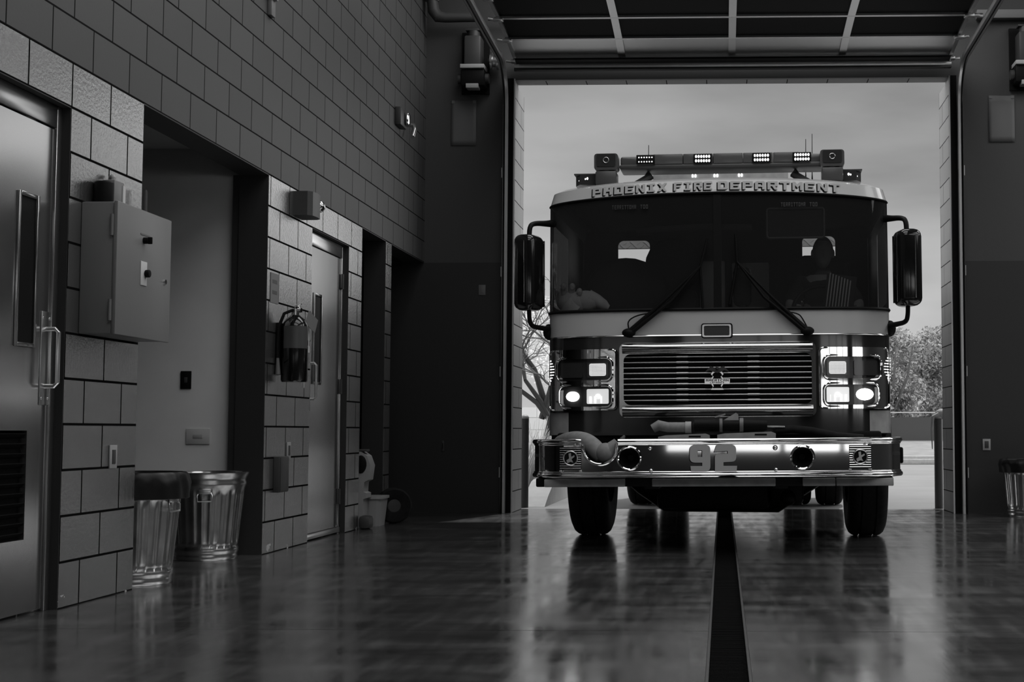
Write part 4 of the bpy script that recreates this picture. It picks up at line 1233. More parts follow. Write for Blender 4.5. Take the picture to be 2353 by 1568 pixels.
for pl in (lft, rgt):
    b.tube([(x, y + 0.006, ZT - 0.016) for x, y in pl], 0.017, 12)
    b.tube([(x, y - 0.002, ZT - 0.036) for x, y in pl], 0.006, 8)
b.tube([(x, BY - 0.002, z) for x, z in uc], 0.012, 8)
b.build('bumper_upper_rail', 'chrome', bump_, 60)
b = MB()
for xs_, ys_ in (((-1.22, -0.89), (BY + 0.02, -0.02)), ((-0.63, 1.22), (BY + 0.02, -0.02)), ((-0.89, -0.63), (BY + 0.3, -0.02))):
    b.bb((xs_[0], ys_[0] + (0.16 if abs(xs_[0]) > 1.1 else 0.09), 0.640), (xs_[1], ys_[1], 0.660))
b.bb((-0.9, BY + 0.03, 0.56), (-0.62, BY + 0.3, 0.58))
b.build('bumper_tray', 'dkgrey', bump_, 0)
for xc in (-0.565, 0.575):
    b = MB(); b.tube([(xc + 0.074 * math.cos(R(a)), BY - 0.004, 0.63 + 0.074 * math.sin(R(a))) for a in range(0, 360, 12)], 0.009, 8, closed=True); hr = b.build('air_horn_ring', 'chrome', bump_)
    b = MB(); b.lathe([(0.068, 0), (0.058, 0.02), (0.03, 0.07), (0.02, 0.09), (0, 0.09)], 32, mx=Matrix.Translation((xc, BY + 0.004, 0.63)) @ Matrix.Rotation(R(-90), 4, 'X')); b.build('air_horn_bell', 'black', hr)
for x, z in ((-0.428, 0.694), (-0.422, 0.548), (0.396, 0.694), (0.40, 0.550)):
    b = MB(); b.sphere((x, BY - 0.004, z), (0.0125, 0.012, 0.0125), 14); b.cyl((x, BY, z), (x, BY - 0.003, z), 0.017, n=18); b.build('bumper_bolt', 'chrome', bump_)
# numerals
def fillet(pts, n=6):
    out = []
    for i, p in enumerate(pts):
        if len(p) == 2:
            out.append(p); continue
        P0, P1, P2 = Vector(pts[i - 1][:2]), Vector(p[:2]), Vector(pts[(i + 1) % len(pts)][:2])
        a_, c_ = P1 + (P0 - P1).normalized() * p[2], P1 + (P2 - P1).normalized() * p[2]
        for k in range(n + 1):
            u = k / n
            out.append(tuple(a_ * (1 - u) ** 2 + P1 * 2 * u * (1 - u) + c_ * u * u))
    return out
nine = fillet([(0.008, 0), (0.135, 0, 0.035), (0.135, 0.175, 0.035), (0, 0.175, 0.035), (0, 0.058, 0.035), (0.082, 0.058), (0.082, 0.036), (0.004, 0.036)])
nh = [(0.052, 0.095), (0.082, 0.095), (0.082, 0.138), (0.052, 0.138)]
two = fillet([(0, 0), (0.142, 0), (0.146, 0.036), (0.056, 0.036), (0.056, 0.060), (0.14, 0.064, 0.03), (0.14, 0.175, 0.035), (0.012, 0.175), (-0.005, 0.128), (0.084, 0.134), (0.086, 0.116), (0, 0.112, 0.02)])
for nm, lp, ox in (('nine', [nine, nh], -0.165), ('two', [two], 0.0)):
    for dx, dz, yo, m_ in ((-0.005, -0.004, 0.003, 'black'), (0, 0, 0.006, 'gold')):
        b = MB(); b.prism(lp, 0.003, Matrix.Translation((ox + dx, BY - yo - 0.002, 0.541 + dz)) @ XZ)
        if m_ == 'black':
            sh_ = b.build('numeral_shadow', m_, bump_, 0)
        else:
            b.build('numeral', m_, sh_, 0)
# siren grilles with a round emblem
for xc, zc in ((0.950, 0.633), (-0.955, 0.633)):
    b = MB(); b.bb((xc - 0.072, BY - 0.003, zc - 0.075), (xc + 0.072, BY - 0.0005, zc + 0.075)); sg = b.build('siren_panel', 'black', bump_, 0)
    b = MB()
    for k in range(10):
        b.cyl((xc - 0.07, BY - 0.006, zc - 0.066 + k * 0.0146), (xc + 0.07, BY - 0.006, zc - 0.066 + k * 0.0146), 0.0032, n=8)
    b.build('siren_slat', 'chrome2', sg)
    b = MB(); b.tube([(xc + 0.046 * math.cos(R(a)), BY - 0.010, zc + 0.046 * math.sin(R(a))) for a in range(0, 360, 15)], 0.005, 8, closed=True)
    b.prism([[(-.012, .03), (.004, .034), (.006, .008), (.026, .02), (.03, .01), (.008, -.006), (.02, -.03), (.0, -.024), (-.02, -.034), (-.026, -.014), (-.008, -.002)]], 0.004, Matrix.Translation((xc, BY - 0.013, zc)) @ XZ)
    b.build('siren_emblem', 'steel', sg)
    b = MB()
    b.cyl((xc, BY - 0.0095, zc), (xc, BY - 0.006, zc), 0.043, n=28); b.build('emblem_field', 'black', sg)
    for dx, dz in ((-0.066, -0.085), (0.066, -0.085), (0.066, 0.085), (0.03, 0.085)):
        b = MB(); b.box((xc + dx, BY - 0.004, zc + dz), (0.018, 0.008, 0.016), 0.004); b.build('siren_clip', 'steel', sg)
# rubber planks hung below the bumper
for xa, xb, m_ in ((-1.14, -0.60, 'plank'), (-0.42, 0.397, 'plank'), (0.575, 0.79, 'plank'), (0.795, 1.17, 'plank')):
    b = MB(); b.bb((xa, BY + 0.05, 0.440), (xb, BY + 0.09, 0.492), 0.006); b.build('skid_plank', m_, T)
b = MB()
b.bb((-1.20, BY + 0.08, 0.44), (1.17, BY + 0.30, 0.50), 0.01); b.build('bumper_support', 'black', T)
b = MB(); b.bb((1.235, BY + 0.30, 0.58), (1.26, BY + 0.42, 0.69), 0.012); b.build('side_marker', 'black', T)

# ---- chassis, axle, wheels
b = MB()
b.bb((-1.15, 0.05, 0.70), (1.15, 2.3, 0.80), 0.02)
b.bb((-0.48, -0.5, 0.42), (-0.38, 7.4, 0.66), 0.01); b.bb((0.38, -0.5, 0.42), (0.48, 7.4, 0.66), 0.01)
b.bb((-1.20, 0.30, 0.46), (1.20, 0.42, 0.80), 0.01)
b.build('chassis', 'black', T)
b = MB()
b.tube([(-0.78, 1.13, 0.52), (-0.62, 1.13, 0.40), (-0.45, 1.13, 0.28), (0.42, 1.13, 0.27), (0.62, 1.13, 0.40), (0.85, 1.13, 0.52)], [0.07, 0.09, 0.10, 0.10, 0.09, 0.07], 12)
b.bb((-0.50, 0.85, 0.21), (0.36, 1.5, 0.50), 0.04)
b.bb((0.36, 0.8, 0.24), (0.62, 1.35, 0.48), 0.05); b.sphere((0.50, 0.78, 0.30), 0.06, 14)
b.build('front_axle', 'black', T)
b = MB(); b.bb((-0.9, 0.02, 0.50), (0.95, 0.3, 0.72), 0.02); b.build('front_crossmember', 'black', T)
tire_prof = [(0.28, -0.125), (0.33, -0.14), (0.42, -0.15), (0.48, -0.146), (0.515, -0.13), (0.533, -0.108), (0.54, -0.088),
             (0.54, -0.062), (0.528, -0.06), (0.528, -0.048), (0.54, -0.046), (0.54, 0.046), (0.528, 0.048), (0.528, 0.06), (0.54, 0.062),
             (0.54, 0.088), (0.533, 0.108), (0.515, 0.13), (0.48, 0.146), (0.42, 0.15), (0.33, 0.14), (0.28, 0.125)]
def wheel(x, y, dz, s, name='wheel'):
    b = MB(); b.lathe(tire_prof, 64, mx=Matrix.Rotation(R(90), 4, 'Y'))
    w_ = b.build('tire', 'rubber', T, 35, loc=(x, y, 0.54 + dz))
    b = MB(); b.lathe([(0.285, -0.14 * s), (0.27, 0.10 * s), (0.2, 0.06 * s), (0.10, 0.06 * s), (0.09, 0.16 * s), (0, 0.17 * s)], 40, mx=Matrix.Rotation(R(90), 4, 'Y'))
    b.build('rim', 'steel', w_)
wheel(-1.017, 1.13, 0.006, -1)
wheel(1.098, 1.13, -0.0068, 1)
for x, s in ((-1.03, -1), (-0.68, 1), (0.68, -1), (1.03, 1)):
    wheel(x, 5.75, -0.0065 * x, s)
b = MB(); b.tube([(-0.9, 5.75, 0.54), (-0.3, 5.75, 0.5), (0, 5.75, 0.5), (0.3, 5.75, 0.5), (0.9, 5.75, 0.54)], [0.09, 0.1, 0.22, 0.1, 0.09], 14); b.build('rear_axle', 'black', T)
for s in (-1, 1):
    b = MB()
    pts = [(s * 1.06, 1.13 + 0.64 * math.cos(R(a)), 0.54 + 0.64 * math.sin(R(a))) for a in range(0, 181, 15)]
    rows = [[Vector(p) + Vector((dx, 0, 0)) for p in pts] for dx in (-0.2, 0.2)]
    b.grid(rows); w_ = b.build('fender_liner', 'black', T, 40); w_.modifiers.new('thick', 'SOLIDIFY').thickness = 0.02
# pump panel and body behind the cab
b = MB(); b.bb((-1.2, 2.42, 0.62), (1.2, 3.3, 2.2), 0.03); b.build('pump_panel', 'steel', T)
b = MB(); b.bb((-1.22, 3.32, 1.12), (1.22, 7.6, 2.3), 0.04); b.bb((-1.22, 3.32, 0.6), (1.22, 5.0, 1.12), 0.02); b.bb((-1.22, 6.5, 0.6), (1.22, 7.6, 1.12), 0.02); b.build('hose_body', 'red', T)
b = MB()
rows = []
b.bb((-1.05, 2.40, 2.455), (1.05, 2.46, 2.60))
for i in range(34):
    for j in range(2):
        b.box((-1.02 + i * 0.061 + 0.03 * j, 2.397, 2.472 + j * 0.03), (0.04, 0.006, 0.007), rot=(0, R(40 if (i + j) % 2 else -40), 0))
b.build('tread_plate', 'white', T, loc=(0, 0.45, 0.03))  # white instead of metal: sunlit brightness put into the colour

# ---- cab interior
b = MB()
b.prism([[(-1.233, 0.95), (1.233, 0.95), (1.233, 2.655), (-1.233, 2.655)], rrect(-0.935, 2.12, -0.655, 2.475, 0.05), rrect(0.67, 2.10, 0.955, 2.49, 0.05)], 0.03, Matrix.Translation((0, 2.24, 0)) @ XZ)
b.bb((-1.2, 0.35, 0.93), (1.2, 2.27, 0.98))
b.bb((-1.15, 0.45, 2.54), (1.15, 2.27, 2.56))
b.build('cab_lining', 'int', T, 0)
b = MB(); b.bb((-0.22, 2.19, 1.85), (0.0, 2.235, 2.28), 0.01); b.bb((0.06, 2.19, 1.75), (0.38, 2.235, 2.26), 0.01); b.build('rear_lit_panels', 'white', T)  # pale panels standing for the lit rear of the cab
b = MB()
dash = [(x, y + 0.04) for x, y in front if y < 0.25]
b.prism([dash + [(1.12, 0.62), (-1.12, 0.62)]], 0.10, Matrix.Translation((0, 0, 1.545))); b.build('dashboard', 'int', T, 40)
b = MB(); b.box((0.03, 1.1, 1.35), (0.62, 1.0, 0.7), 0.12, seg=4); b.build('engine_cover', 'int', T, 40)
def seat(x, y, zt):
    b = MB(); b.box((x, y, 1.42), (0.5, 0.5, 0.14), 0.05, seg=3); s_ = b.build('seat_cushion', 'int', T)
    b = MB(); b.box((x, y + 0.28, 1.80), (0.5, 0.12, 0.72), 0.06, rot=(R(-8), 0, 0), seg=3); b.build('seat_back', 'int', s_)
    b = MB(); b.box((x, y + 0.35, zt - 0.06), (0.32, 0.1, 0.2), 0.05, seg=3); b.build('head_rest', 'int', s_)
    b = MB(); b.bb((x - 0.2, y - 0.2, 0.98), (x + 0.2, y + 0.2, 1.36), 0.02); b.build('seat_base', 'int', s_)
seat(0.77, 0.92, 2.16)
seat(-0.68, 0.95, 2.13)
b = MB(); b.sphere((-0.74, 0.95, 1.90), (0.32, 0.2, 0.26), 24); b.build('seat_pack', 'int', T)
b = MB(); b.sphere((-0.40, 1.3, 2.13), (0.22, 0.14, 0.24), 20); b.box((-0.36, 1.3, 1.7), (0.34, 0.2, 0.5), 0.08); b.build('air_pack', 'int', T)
b = MB(); b.tube([(0.77 + 0.22 * math.cos(R(a)), 0.56 + 0.08 * math.sin(R(a)), 1.70 + 0.19 * math.sin(R(a))) for a in range(0, 360, 12)], 0.016, 8, closed=True)
b.tube([(0.56, 0.56, 1.70), (0.98, 0.56, 1.70)], 0.012, 8); b.tube([(0.77, 0.57, 1.70), (0.77, 0.42, 1.56)], 0.03, 10); b.build('steering_wheel', 'black', T)
b = MB()
for k in range(9):
    b.box((0.80 + k * 0.021, 0.30 + 0.003 * k, 1.825 - 0.008 * k), (0.011, 0.012, 0.26), 0.003, rot=(R(-10), R(8), 0))
vf = b.build('vent_fins', 'grey', T)
b = MB(); b.box((0.885, 0.325, 1.795), (0.22, 0.012, 0.29), 0.004, rot=(R(-10), R(8), 0)); b.build('vent_back', 'int', vf)
b = MB(); b.tube([(x, 0.16, z) for x, z in rrect(0.36, 2.19, 0.77, 2.405, 0.02, 4)], 0.008, 6, closed=True); vs_ = b.build('sun_visor_frame', 'dkgrey', T)
b = MB(); b.bb((0.37, 0.165, 2.20), (0.76, 0.175, 2.395)); b.build('sun_visor', 'int', vs_)
b = MB(); b.tube([(-0.6, 0.35, 2.28), (-0.1, 0.33, 2.30), (0.25, 0.33, 2.29)], 0.03, 10); b.build('overhead_rail', 'int', T)
b = MB(); b.box((0.17, 0.75, 1.90), (0.14, 0.08, 0.3), 0.05); b.box((0.17, 0.75, 1.7), (0.05, 0.05, 0.3), 0.01); b.build('map_lamp', 'black', T)

# ================================================================== things resting on the truck
# pale glove on the dashboard
gl = thing('work_glove', 'pale leather work glove lying on the dashboard at the left corner of the windshield', 'glove', (-1.12, 10.24, 1.66), (0, 0, 0))
gl.scale = (1.2, 1.1, 1.35)
b = MB()
b.sphere((0.02, 0, 0.065), (0.10, 0.05, 0.06), 20); b.sphere((0.10, 0.0, 0.075), (0.09, 0.045, 0.055), 18)
b.build('palm', 'glove', gl)
for k, (x, z, l_, a) in enumerate(((-0.06, 0.11, 0.085, 100), (-0.03, 0.125, 0.095, 92), (0.01, 0.13, 0.09, 80), (0.045, 0.12, 0.07, 66))):
    b = MB(); d_ = Vector((math.cos(R(a)), -0.3, math.sin(R(a)))).normalized(); p0 = Vector((x, -0.005, z - 0.04))
    b.tube([p0, p0 + d_ * l_ * 0.4, p0 + d_ * l_ * 0.75 + Vector((0, -0.012, -0.004)), p0 + d_ * l_ * 0.85 + Vector((0, -0.03, -0.022))], [0.021, 0.020, 0.019, 0.011], 12); b.build('glove_finger', 'glove', gl, 60)
b = MB(); b.tube([(0.12, 0, 0.09), (0.17, 0, 0.075), (0.215, -0.005, 0.05), (0.24, 0, 0.035)], [0.045, 0.035, 0.028, 0.015], 12); b.build('glove_thumb', 'glove', gl, 60)
b = MB(); b.tube([(-0.02, 0, 0.05), (0.04, 0, 0.0)], [0.07, 0.06], 16); b.build('cuff', 'glove', gl, 40)

# supply hose on the left of the bumper, dropping into the notch
b = MB()
hp = [(-1.12, 9.72, 0.725), (-1.06, 9.62, 0.735), (-1.0, 9.52, 0.74), (-0.93, 9.44, 0.735), (-0.87, 9.39, 0.705), (-0.83, 9.37, 0.665), (-0.80, 9.36, 0.63)]
b.tube(*soft(hp, [0.05, 0.062, 0.066, 0.066, 0.064, 0.06, 0.05]), 20)
hsx = thing('supply_hose', 'fat pale canvas hose arching over the left end of the chrome bumper into its notch', 'hose', (0, 0, 0))
b.build('hose_jacket', 'hose', hsx, 60)
b = MB(); b.sphere((-0.775, 9.345, 0.66), (0.072, 0.06, 0.068), 22); b.cyl((-0.76, 9.35, 0.66), (-0.69, 9.35, 0.72), 0.06, 0.045, n=20); b.build('hose_cap', 'hose', hsx)
b = MB(); b.tube([(-0.68, 9.33, 0.70), (-0.665, 9.33, 0.75), (-0.65, 9.34, 0.775)], [0.022, 0.02, 0.008], 10); b.build('cap_lug', 'dkgrey', hsx)

def board(x0, x1, y0, z, h, label):
    t = thing('bumper_board', label, 'board', ((x0 + x1) / 2, y0, z))
    w_ = x1 - x0
    b = MB(); b.prism([[(-w_ / 2, 0), (w_ / 2, 0), (w_ / 2, h), (w_ / 2 - 0.03, h + 0.012), (-w_ / 2 + 0.05, h), (-w_ / 2, h - 0.01)]], 0.16, XZ); b.build('board_body', 'plank', t, 0)
    b = MB(); b.bb((w_ / 2 - 0.14, -0.002, h - 0.012), (w_ / 2 - 0.06, 0.0, h - 0.002)); b.build('hand_slot', 'black', t, 0)
    return t
board(-0.43, -0.085, 9.40, 0.664, 0.113, 'grey board on the bumper tray left of centre, under the folded hose end')
board(-0.035, 0.355, 9.40, 0.664, 0.126, 'grey board with hand slot on the bumper tray right of centre')
t = thing('nozzle', 'black hose nozzle with grey collars lying across the bumper tray below the grille', 'hose nozzle', (0.0, 9.475, 0.844))
b = MB()
b.cyl((-0.19, 0, 0.0), (-0.02, 0, 0.0), 0.042, n=24); b.cyl((0.0, 0, 0.0), (0.12, 0, 0.0), 0.038, n=24); b.cyl((0.14, 0, 0.0), (0.30, 0, 0.0), 0.045, 0.035, n=24); b.build('barrel', 'black', t)
b = MB(); b.cyl((0.115, 0, 0.0), (0.14, 0, 0.0), 0.05, n=24); b.cyl((-0.02, 0, 0), (0.0, 0, 0), 0.046, n=24); b.build('collar', 'grey', t)
b = MB(); b.prism([[(0.0, 0.03), (0.11, 0.03), (0.105, 0.075), (0.09, 0.085)]], 0.03, Matrix.Translation((0, -0.015, 0)) @ XZ); b.build('grip', 'plank', t)
b = MB(); b.tube([(-0.05, -0.03, 0.055), (0.02, -0.05, 0.075)], 0.006, 8); b.build('bail_handle', 'steel', t)
t = thing('attack_hose', 'grey folded hose end lying on the left board of the bumper tray', 'hose', (-0.34, 9.48, 0.826))
b = MB(); b.tube([(-0.13, 0, -0.005), (-0.09, 0, 0.018), (-0.03, 0, 0.005), (0.03, 0, 0.005), (0.09, 0, 0.005)], [0.03, 0.036, 0.034, 0.034, 0.034], 16); b.build('hose_jacket', 'hose', t)
b = MB(); b.cyl((0.09, 0, 0.004), (0.13, 0, 0.004), 0.04, n=22); b.build('coupling', 'plank', t)
t = thing('booster_line', 'thin dark hose with bright bar running right across the bumper tray', 'hose', (0.36, 9.64, 0.79))
b = MB(); b.tube([(0, 0, 0.02), (0.12, 0, 0.03), (0.25, 0, 0.015), (0.42, 0, -0.02), (0.6, 0, -0.035)], 0.028, 12); b.build('hose_jacket', 'rubber', t)
b = MB(); b.box((0.0, -0.03, 0.045), (0.13, 0.01, 0.012), 0.003); b.build('bright_bar', 'steel', t)

# ================================================================== the driver
DX, DY = 0.775, 10.80
def skin_mesh(verts, edges, radii, root=0, sub=2):
    me = bpy.data.meshes.new('sk'); me.from_pydata(verts, edges, [])
    ob = bpy.data.objects.new('sk', me); COL.objects.link(ob)
    ob.modifiers.new('skin', 'SKIN'); sm = ob.modifiers.new('sub', 'SUBSURF'); sm.levels = sub; sm.render_levels = sub
    for i, r_ in enumerate(radii):
        sv = me.skin_vertices[0].data[i]
        sv.radius = r_ if isinstance(r_, tuple) else (r_, r_)
        sv.use_root = (i == root)
    dg = bpy.context.evaluated_depsgraph_get(); dg.update()
    out = bpy.data.meshes.new_from_object(ob.evaluated_get(dg))
    bpy.data.objects.remove(ob); bpy.data.meshes.remove(me)
    return out
P_ = thing('person', 'driver in dark uniform with short hair, sitting behind the windshield and holding the steering wheel', 'person', (DX, DY, 1.49))
vs = [(0, 0, 0), (0, 0.0, 0.22), (0, 0.01, 0.42), (0, 0, 0.50), (0, -0.01, 0.57),
      (-0.17, 0.0, 0.44), (-0.26, -0.10, 0.26), (-0.20, -0.235, 0.22),
      (0.17, 0.0, 0.44), (0.27, -0.10, 0.26), (0.20, -0.235, 0.22),
      (-0.10, -0.22, 0.0), (-0.12, -0.45, 0.02), (-0.12, -0.50, -0.38),
      (0.10, -0.22, 0.0), (0.12, -0.45, 0.02), (0.12, -0.50, -0.38)]
es = [(0, 1), (1, 2), (2, 3), (3, 4), (2, 5), (5, 6), (6, 7), (2, 8), (8, 9), (9, 10), (0, 11), (11, 12), (12, 13), (0, 14), (14, 15), (15, 16)]
rad = [(0.17, 0.12), (0.165, 0.115), (0.15, 0.10), 0.065, 0.06, 0.075, 0.052, 0.034, 0.075, 0.052, 0.034, 0.085, 0.065, 0.05, 0.085, 0.065, 0.05]
body = MB()
body.mesh(skin_mesh(vs, es, rad))
# head with jaw, nose, ears
hd = MB()
def headpt(c):
    return c
t_ = bmesh.new(); bmesh.ops.create_uvsphere(t_, u_segments=32, v_segments=20, radius=1)
for v in t_.verts:
    x, y, z = v.co
    w_ = 0.076 * (1 - 0.22 * max(0, -z)); d_ = 0.098
    if z < -0.2 and y < 0: d_ = 0.095
    if z < -0.3 and y > 0: d_ = 0.07
    v.co = (x * w_, y * d_, z * 0.122)
    if abs(x) < 0.22 and y < -0.6 and -0.35 < z < 0.1: v.co.y -= 0.022 * (1 - abs(x) / 0.22)          # nose
    if 0.15 < abs(x) < 0.55 and y < -0.6 and 0.02 < z < 0.25: v.co.y += 0.010                         # eye sockets
    if abs(x) < 0.35 and y < -0.6 and -0.62 < z < -0.48: v.co.y += 0.006                               # mouth
body.add(t_, 0, Matrix.Translation((0, -0.02, 0.685)))
for s in (-1, 1):
    body.sphere((s * 0.078, 0.0, 0.68), (0.014, 0.026, 0.036), 14)
# hands on the wheel: palm, four fingers, thumb
for s in (-1, 1):
    hx = Vector((s * 0.205, -0.245, 0.225))
    body.sphere(hx, (0.038, 0.022, 0.045), 16)
    for k in range(4):
        p = hx + Vector((0.0, -0.008, 0.03 - 0.02 * k))
        l_ = (0.055, 0.062, 0.058, 0.045)[k]
        body.tube([p, p + Vector((-s * 0.012, -0.022, 0.0)), p + Vector((s * 0.006, -0.022 - l_ * 0.4, 0.0)), p + Vector((s * 0.024, -0.02 - l_ * 0.3, 0))], [0.0095, 0.009, 0.0085, 0.006], 10)
    p = hx + Vector((-s * 0.02, 0.0, 0.03))
    body.tube([p, p + Vector((-s * 0.012, -0.02, 0.02)), p + Vector((-s * 0.006, -0.045, 0.03))], [0.012, 0.010, 0.007], 10)
body.build('body', 'skin', P_, 60)
hair = MB()
t_ = bmesh.new(); bmesh.ops.create_uvsphere(t_, u_segments=28, v_segments=18, radius=1)
bmesh.ops.delete(t_, geom=[v for v in t_.verts if v.co.z < 0.12 - 0.75 * max(0, v.co.y) or (v.co.y < -0.55 and v.co.z < 0.55)], context='VERTS')
for v in t_.verts: v.co = (v.co.x * 0.082, v.co.y * 0.104, v.co.z * 0.129)
hair.add(t_, 0, Matrix.Translation((0, -0.018, 0.685))); hair.build('hair', 'black', P_, 60)
sh = MB(); sh.mesh(skin_mesh(vs[:3] + [vs[3], vs[5], vs[6], vs[8], vs[9]], [(0, 1), (1, 2), (2, 3), (2, 4), (4, 5), (2, 6), (6, 7)], [(0.18, 0.13), (0.177, 0.127), (0.165, 0.115), 0.08, 0.086, 0.062, 0.086, 0.062]))
sh.build('shirt', 'shirt', P_, 60)
tr = MB(); tr.mesh(skin_mesh([vs[0]] + vs[11:], [(0, 1), (1, 2), (2, 3), (0, 4), (4, 5), (5, 6)], [(0.18, 0.125), 0.095, 0.075, 0.06, 0.095, 0.075, 0.06])); tr.build('trousers', 'shirt', P_, 60)

# ================================================================== outside
b = MB(); b.bb((-14, 14.7, -0.2), (-2.35, 42, -0.01), mi=1); b.bb((-2.35, 14.7, -0.2), (30, 42, -0.002), mi=0)
b.bb((-60, 42, -0.2), (60, 150, -0.012), mi=1)
struct(b.build('ground', ['ground', 'dirt'], smooth=0))
b = MB(); b.prism([[(41, -0.1), (50, 0.50), (120, 0.8), (120, -0.1)]], 60, Matrix.Translation((2.0, 0, 0)) @ YZ); struct(b.build('ground_bank', 'dirt', smooth=0))
# kerbs
b = MB(); b.bb((3.2, 35, -0.0), (9, 35.3, 0.13), 0.02); b.bb((1, 40, 0), (6, 40.3, 0.12), 0.02)
tag(b.build('kerb', 'plank'), 'dark low kerbs across the far side of the yard, right of the truck', 'curb')
t = b = MB()
b.prism([[(15.05, 0), (15.35, 0.10), (15.9, 0.24), (16.1, 0.26), (30, 0.26), (30, 0)]], 0.26, Matrix.Translation((-2.16, 0, 0)) @ YZ)
tag(b.build('concrete_kerb', 'curbm', smooth=0), 'pale concrete kerb with sloping nose just outside the bay, left of the front wheel', 'curb')
# yard wall at the left
b = MB(); b.bb((-9, 24, 0), (-2.62, 24.2, 1.22)); tag(b.build('yard_wall', 'wallblk', smooth=0), 'low pale block wall in the yard, seen left of the truck', 'wall')
b = MB(); b.bb((2.0, 50.0, 0.45), (24, 50.3, 1.32)); tag(b.build('yard_wall', 'bollard', smooth=0), 'long dark low wall behind the far yard, right of the truck', 'wall')
t = thing('pipe_rail', 'thin pale pipe rail in front of the dark yard wall', 'railing', (6, 49.8, 0.48))
b = MB(); b.tube([(-3, 0, 1.0), (14, 0, 1.0)], 0.022, 8); b.build('top_rail', 'ltgrey', t)
for k in range(6):
    b = MB(); b.tube([(-2.4 + 0.69 + 2.6 * k - 1.0, 0, 0), (-2.4 + 0.69 + 2.6 * k - 1.0, 0, 1.0)], 0.02, 8); b.build('post', 'ltgrey', t)
# bollards by the jambs
def bollard(x, y, label, bag):
    t = thing('bollard', label, 'bollard', (x, y, 0), (0, 0, 0), 'bollards at the bay door')
    b = MB(); b.cyl((0, 0, 0), (0, 0, 0.95), 0.045, n=20); b.build('post', 'bollard', t)
    b = MB(); b.sphere((0, 0, 0.95), (0.047, 0.047, 0.035), 18); b.build('cap', 'ltgrey', t)
    if bag:
        b = MB(); b.sphere((0.05, 0, 0.99), (0.085, 0.06, 0.055), 16); b.tube([(0.0, -0.03, 0.98), (-0.06, -0.04, 0.96), (-0.075, -0.04, 0.80), (-0.07, -0.04, 0.62)], [0.03, 0.018, 0.010, 0.005], 8); b.build('draped_cloth', 'plank', t)
bollard(-2.105, 14.95, 'dark steel bollard just outside the left jamb of the bay door', False)
bollard(2.27, 14.90, 'dark steel bollard with cloth on top, outside the right jamb', True)

# rocks
rn = random.Random(3)
for k in range(14):
    r_ = 0.065 + 0.03 * rn.random()
    x = -2.265 - 0.24 * (k % 2) - 0.02 * rn.random(); y = 15.35 + 0.27 * (k // 2) + 0.03 * rn.random()
    t_ = bmesh.new(); bmesh.ops.create_icosphere(t_, subdivisions=2, radius=r_)
    for v in t_.verts: v.co *= 0.85 + 0.35 * rn.random()
    b = MB(); b.add(t_, 0, Matrix.Translation((x, y, r_ * 0.55)))
    tag(b.build('rock', 'rock', smooth=20), 'rough grey rock in the planting strip beside the left kerb', 'rock', 'rocks beside the left kerb')
# dry grass
def grass(x, y, n_, h, label):
    b = MB(); rg = random.Random(int(x * 100 + y))
    for k in range(n_):
        a = rg.random() * 6.28; l_ = h * (0.6 + 0.5 * rg.random()); sp_ = 0.25 + 0.4 * rg.random()
        p0 = Vector((x + 0.08 * math.cos(a), y + 0.08 * math.sin(a), 0))
        pts = [p0, p0 + Vector((math.cos(a) * sp_ * l_ * 0.25, math.sin(a) * sp_ * l_ * 0.25, l_ * 0.5)), p0 + Vector((math.cos(a) * sp_ * l_, math.sin(a) * sp_ * l_, l_ * (0.95 - 0.2 * sp_)))]
        b.tube(pts, [0.006, 0.005, 0.002], 4)
    tag(b.build('grass_clump', 'grass', smooth=0), label, 'grass')
grass(-2.50, 17.6, 150, 1.0, 'tall dry grass clump beyond the left kerb, nearest the bay door')
grass(-2.62, 19.8, 150, 1.1, 'tall dry grass clump in front of the pale yard wall')

# trees
def leaves(b, c, r, n_, sz, rg, mi=0):
    t_ = bmesh.new()
    for k in range(n_):
        while True:
            p = Vector((rg.uniform(-1, 1), rg.uniform(-1, 1), rg.uniform(-1, 1)))
            if p.length < 1: break
        p = p * (0.55 + 0.45 * p.length)
        p = Vector((c[0] + p.x * r[0], c[1] + p.y * r[1], c[2] + p.z * r[2]))
        u = Vector((rg.gauss(0, 1), rg.gauss(0, 1), rg.gauss(0, 1))).normalized()
        v = u.cross(Vector((rg.gauss(0, 1), rg.gauss(0, 1), rg.gauss(0, 1)))).normalized()
        s_ = sz * (0.6 + 0.8 * rg.random())
        q_ = [t_.verts.new(p + u * a * s_ + v * c_ * s_ * 0.45) for a, c_ in ((-1, 0), (0, -1), (1, 0), (0, 1))]
        t_.faces.new(q_)
    b.add(t_, mi)
def bush_tree(x, y, h, w, label, seed, m_='leaf'):
    rg = random.Random(seed)
    t = thing('leafy_tree', label, 'tree', (x, y, 0.4), (0, 0, 0), 'trees behind the far yard')
    b = MB()
    b.tube([(0, 0, 0), (0.1, 0, h * 0.25), (-0.1, 0.1, h * 0.5)], [0.16, 0.12, 0.06], 8)
    for k in range(5):
        a = rg.random() * 6.28
        b.tube([(0.05, 0, h * 0.2), (math.cos(a) * w * 0.3, math.sin(a) * w * 0.3, h * 0.5), (math.cos(a) * w * 0.4, math.sin(a) * w * 0.4, h * 0.75)], [0.09, 0.05, 0.02], 6)
    b.build('trunk', 'bark', t)
    b = MB()
    for k in range(26):
        a = rg.random() * 6.28; rr_ = w * 0.5 * math.sqrt(rg.random()) * 0.8
        z = h * (0.12 + 0.72 * rg.random())
        kk = math.sin(math.pi * min(1, max(0.15, (z / h) * 0.8 + 0.15)))
        leaves(b, (rr_ * kk * math.cos(a), rr_ * kk * math.sin(a), z), (w * 0.18, w * 0.18, h * 0.13), 700, 0.075, rg)
    b.build('foliage', m_, t, 0)
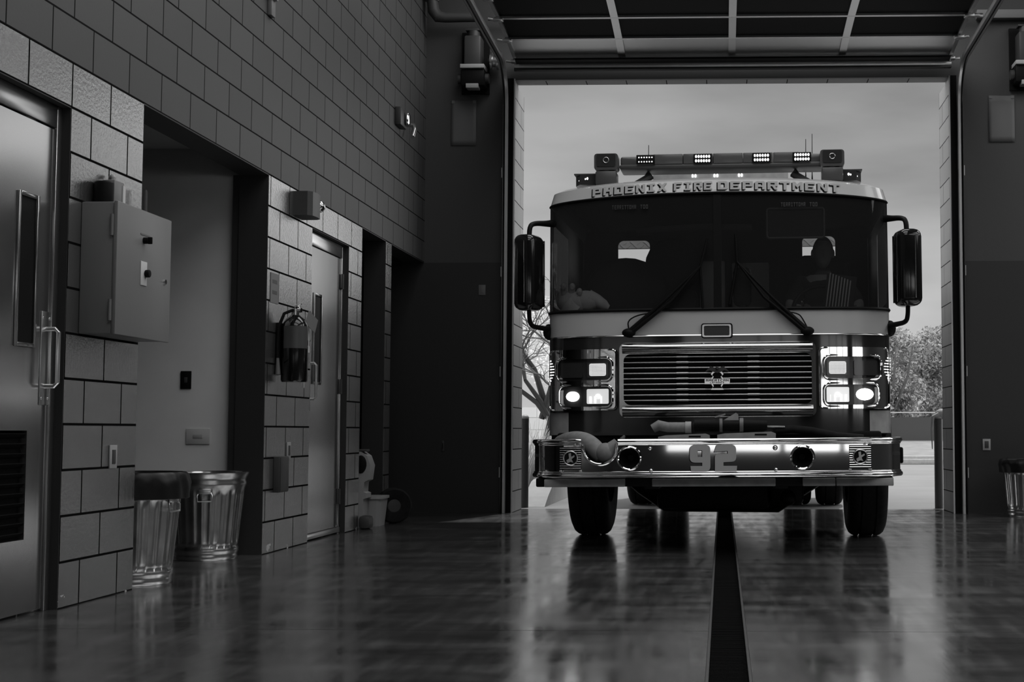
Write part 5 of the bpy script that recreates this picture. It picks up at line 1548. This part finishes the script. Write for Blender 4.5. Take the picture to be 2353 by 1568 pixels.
bush_tree(6.3, 53.5, 4.8, 3.4, 'bushy tree behind the far yard, nearest the truck', 1)
bush_tree(9.0, 58.2, 5.2, 3.8, 'bushy tree behind the far yard, beside the right jamb', 2)
bush_tree(3.2, 58.0, 4.4, 3.0, 'bushy tree behind the far yard, hidden behind the truck cab', 5)
# bare tree at the left
rg = random.Random(11)
BT = thing('bare_tree', 'bare branching tree in the yard, seen between left jamb and truck', 'tree', (-2.72, 21.5, 0))
bt, tw = MB(), MB()
def branch(p, d, l_, r_, dep):
    mid = p + d * l_ * 0.5 + Vector((rg.gauss(0, .04), rg.gauss(0, .04), 0.0)) * l_
    end = p + d * l_ + Vector((rg.gauss(0, .06), rg.gauss(0, .06), 0.02)) * l_
    (bt if dep < 3 else tw).tube([p, mid, end], [r_, r_ * 0.85, r_ * 0.65], 8 if dep < 3 else 4)
    if dep >= 6: return
    for k in range(3 if dep > 1 else 2 + (dep == 0)):
        nd = (d + Vector((rg.gauss(0, .55), rg.gauss(0, .5), rg.gauss(0.1, .3)))).normalized()
        branch(end if k < 2 else mid, nd, l_ * (0.62 + 0.2 * rg.random()), r_ * 0.6, dep + 1)
branch(Vector((0.05, 0, 0)), Vector((-0.02, 0, 1)).normalized(), 0.95, 0.075, 0)
branch(Vector((0.12, 0.1, 0.9)), Vector((-0.35, 0, 1)).normalized(), 0.9, 0.06, 1)
branch(Vector((-0.05, 0.0, 1.0)), Vector((0.25, 0, 1)).normalized(), 0.9, 0.05, 1)
bt.build('trunk', 'barkd', BT, 40)
tw.build('twigs', 'bark', BT, 0)
BH = thing('hedge_tree', 'pale fine-leaved tree behind the bare one, left of the truck', 'tree', (-4.6, 31, 0))
b = MB(); b.tube([(0, 0, 0), (0.1, 0, 1.0), (-0.1, 0, 2.2)], [0.12, 0.1, 0.05], 8); b.build('trunk', 'bark', BH)
b = MB()
for k in range(26):
    leaves(b, (rg.uniform(-1.5, 1.7), rg.uniform(-.6, .6), 1.2 + 2.7 * rg.random()), (0.6, 0.5, 0.5), 300, 0.04, rg)
b.build('foliage', 'leaf2', BH, 0)
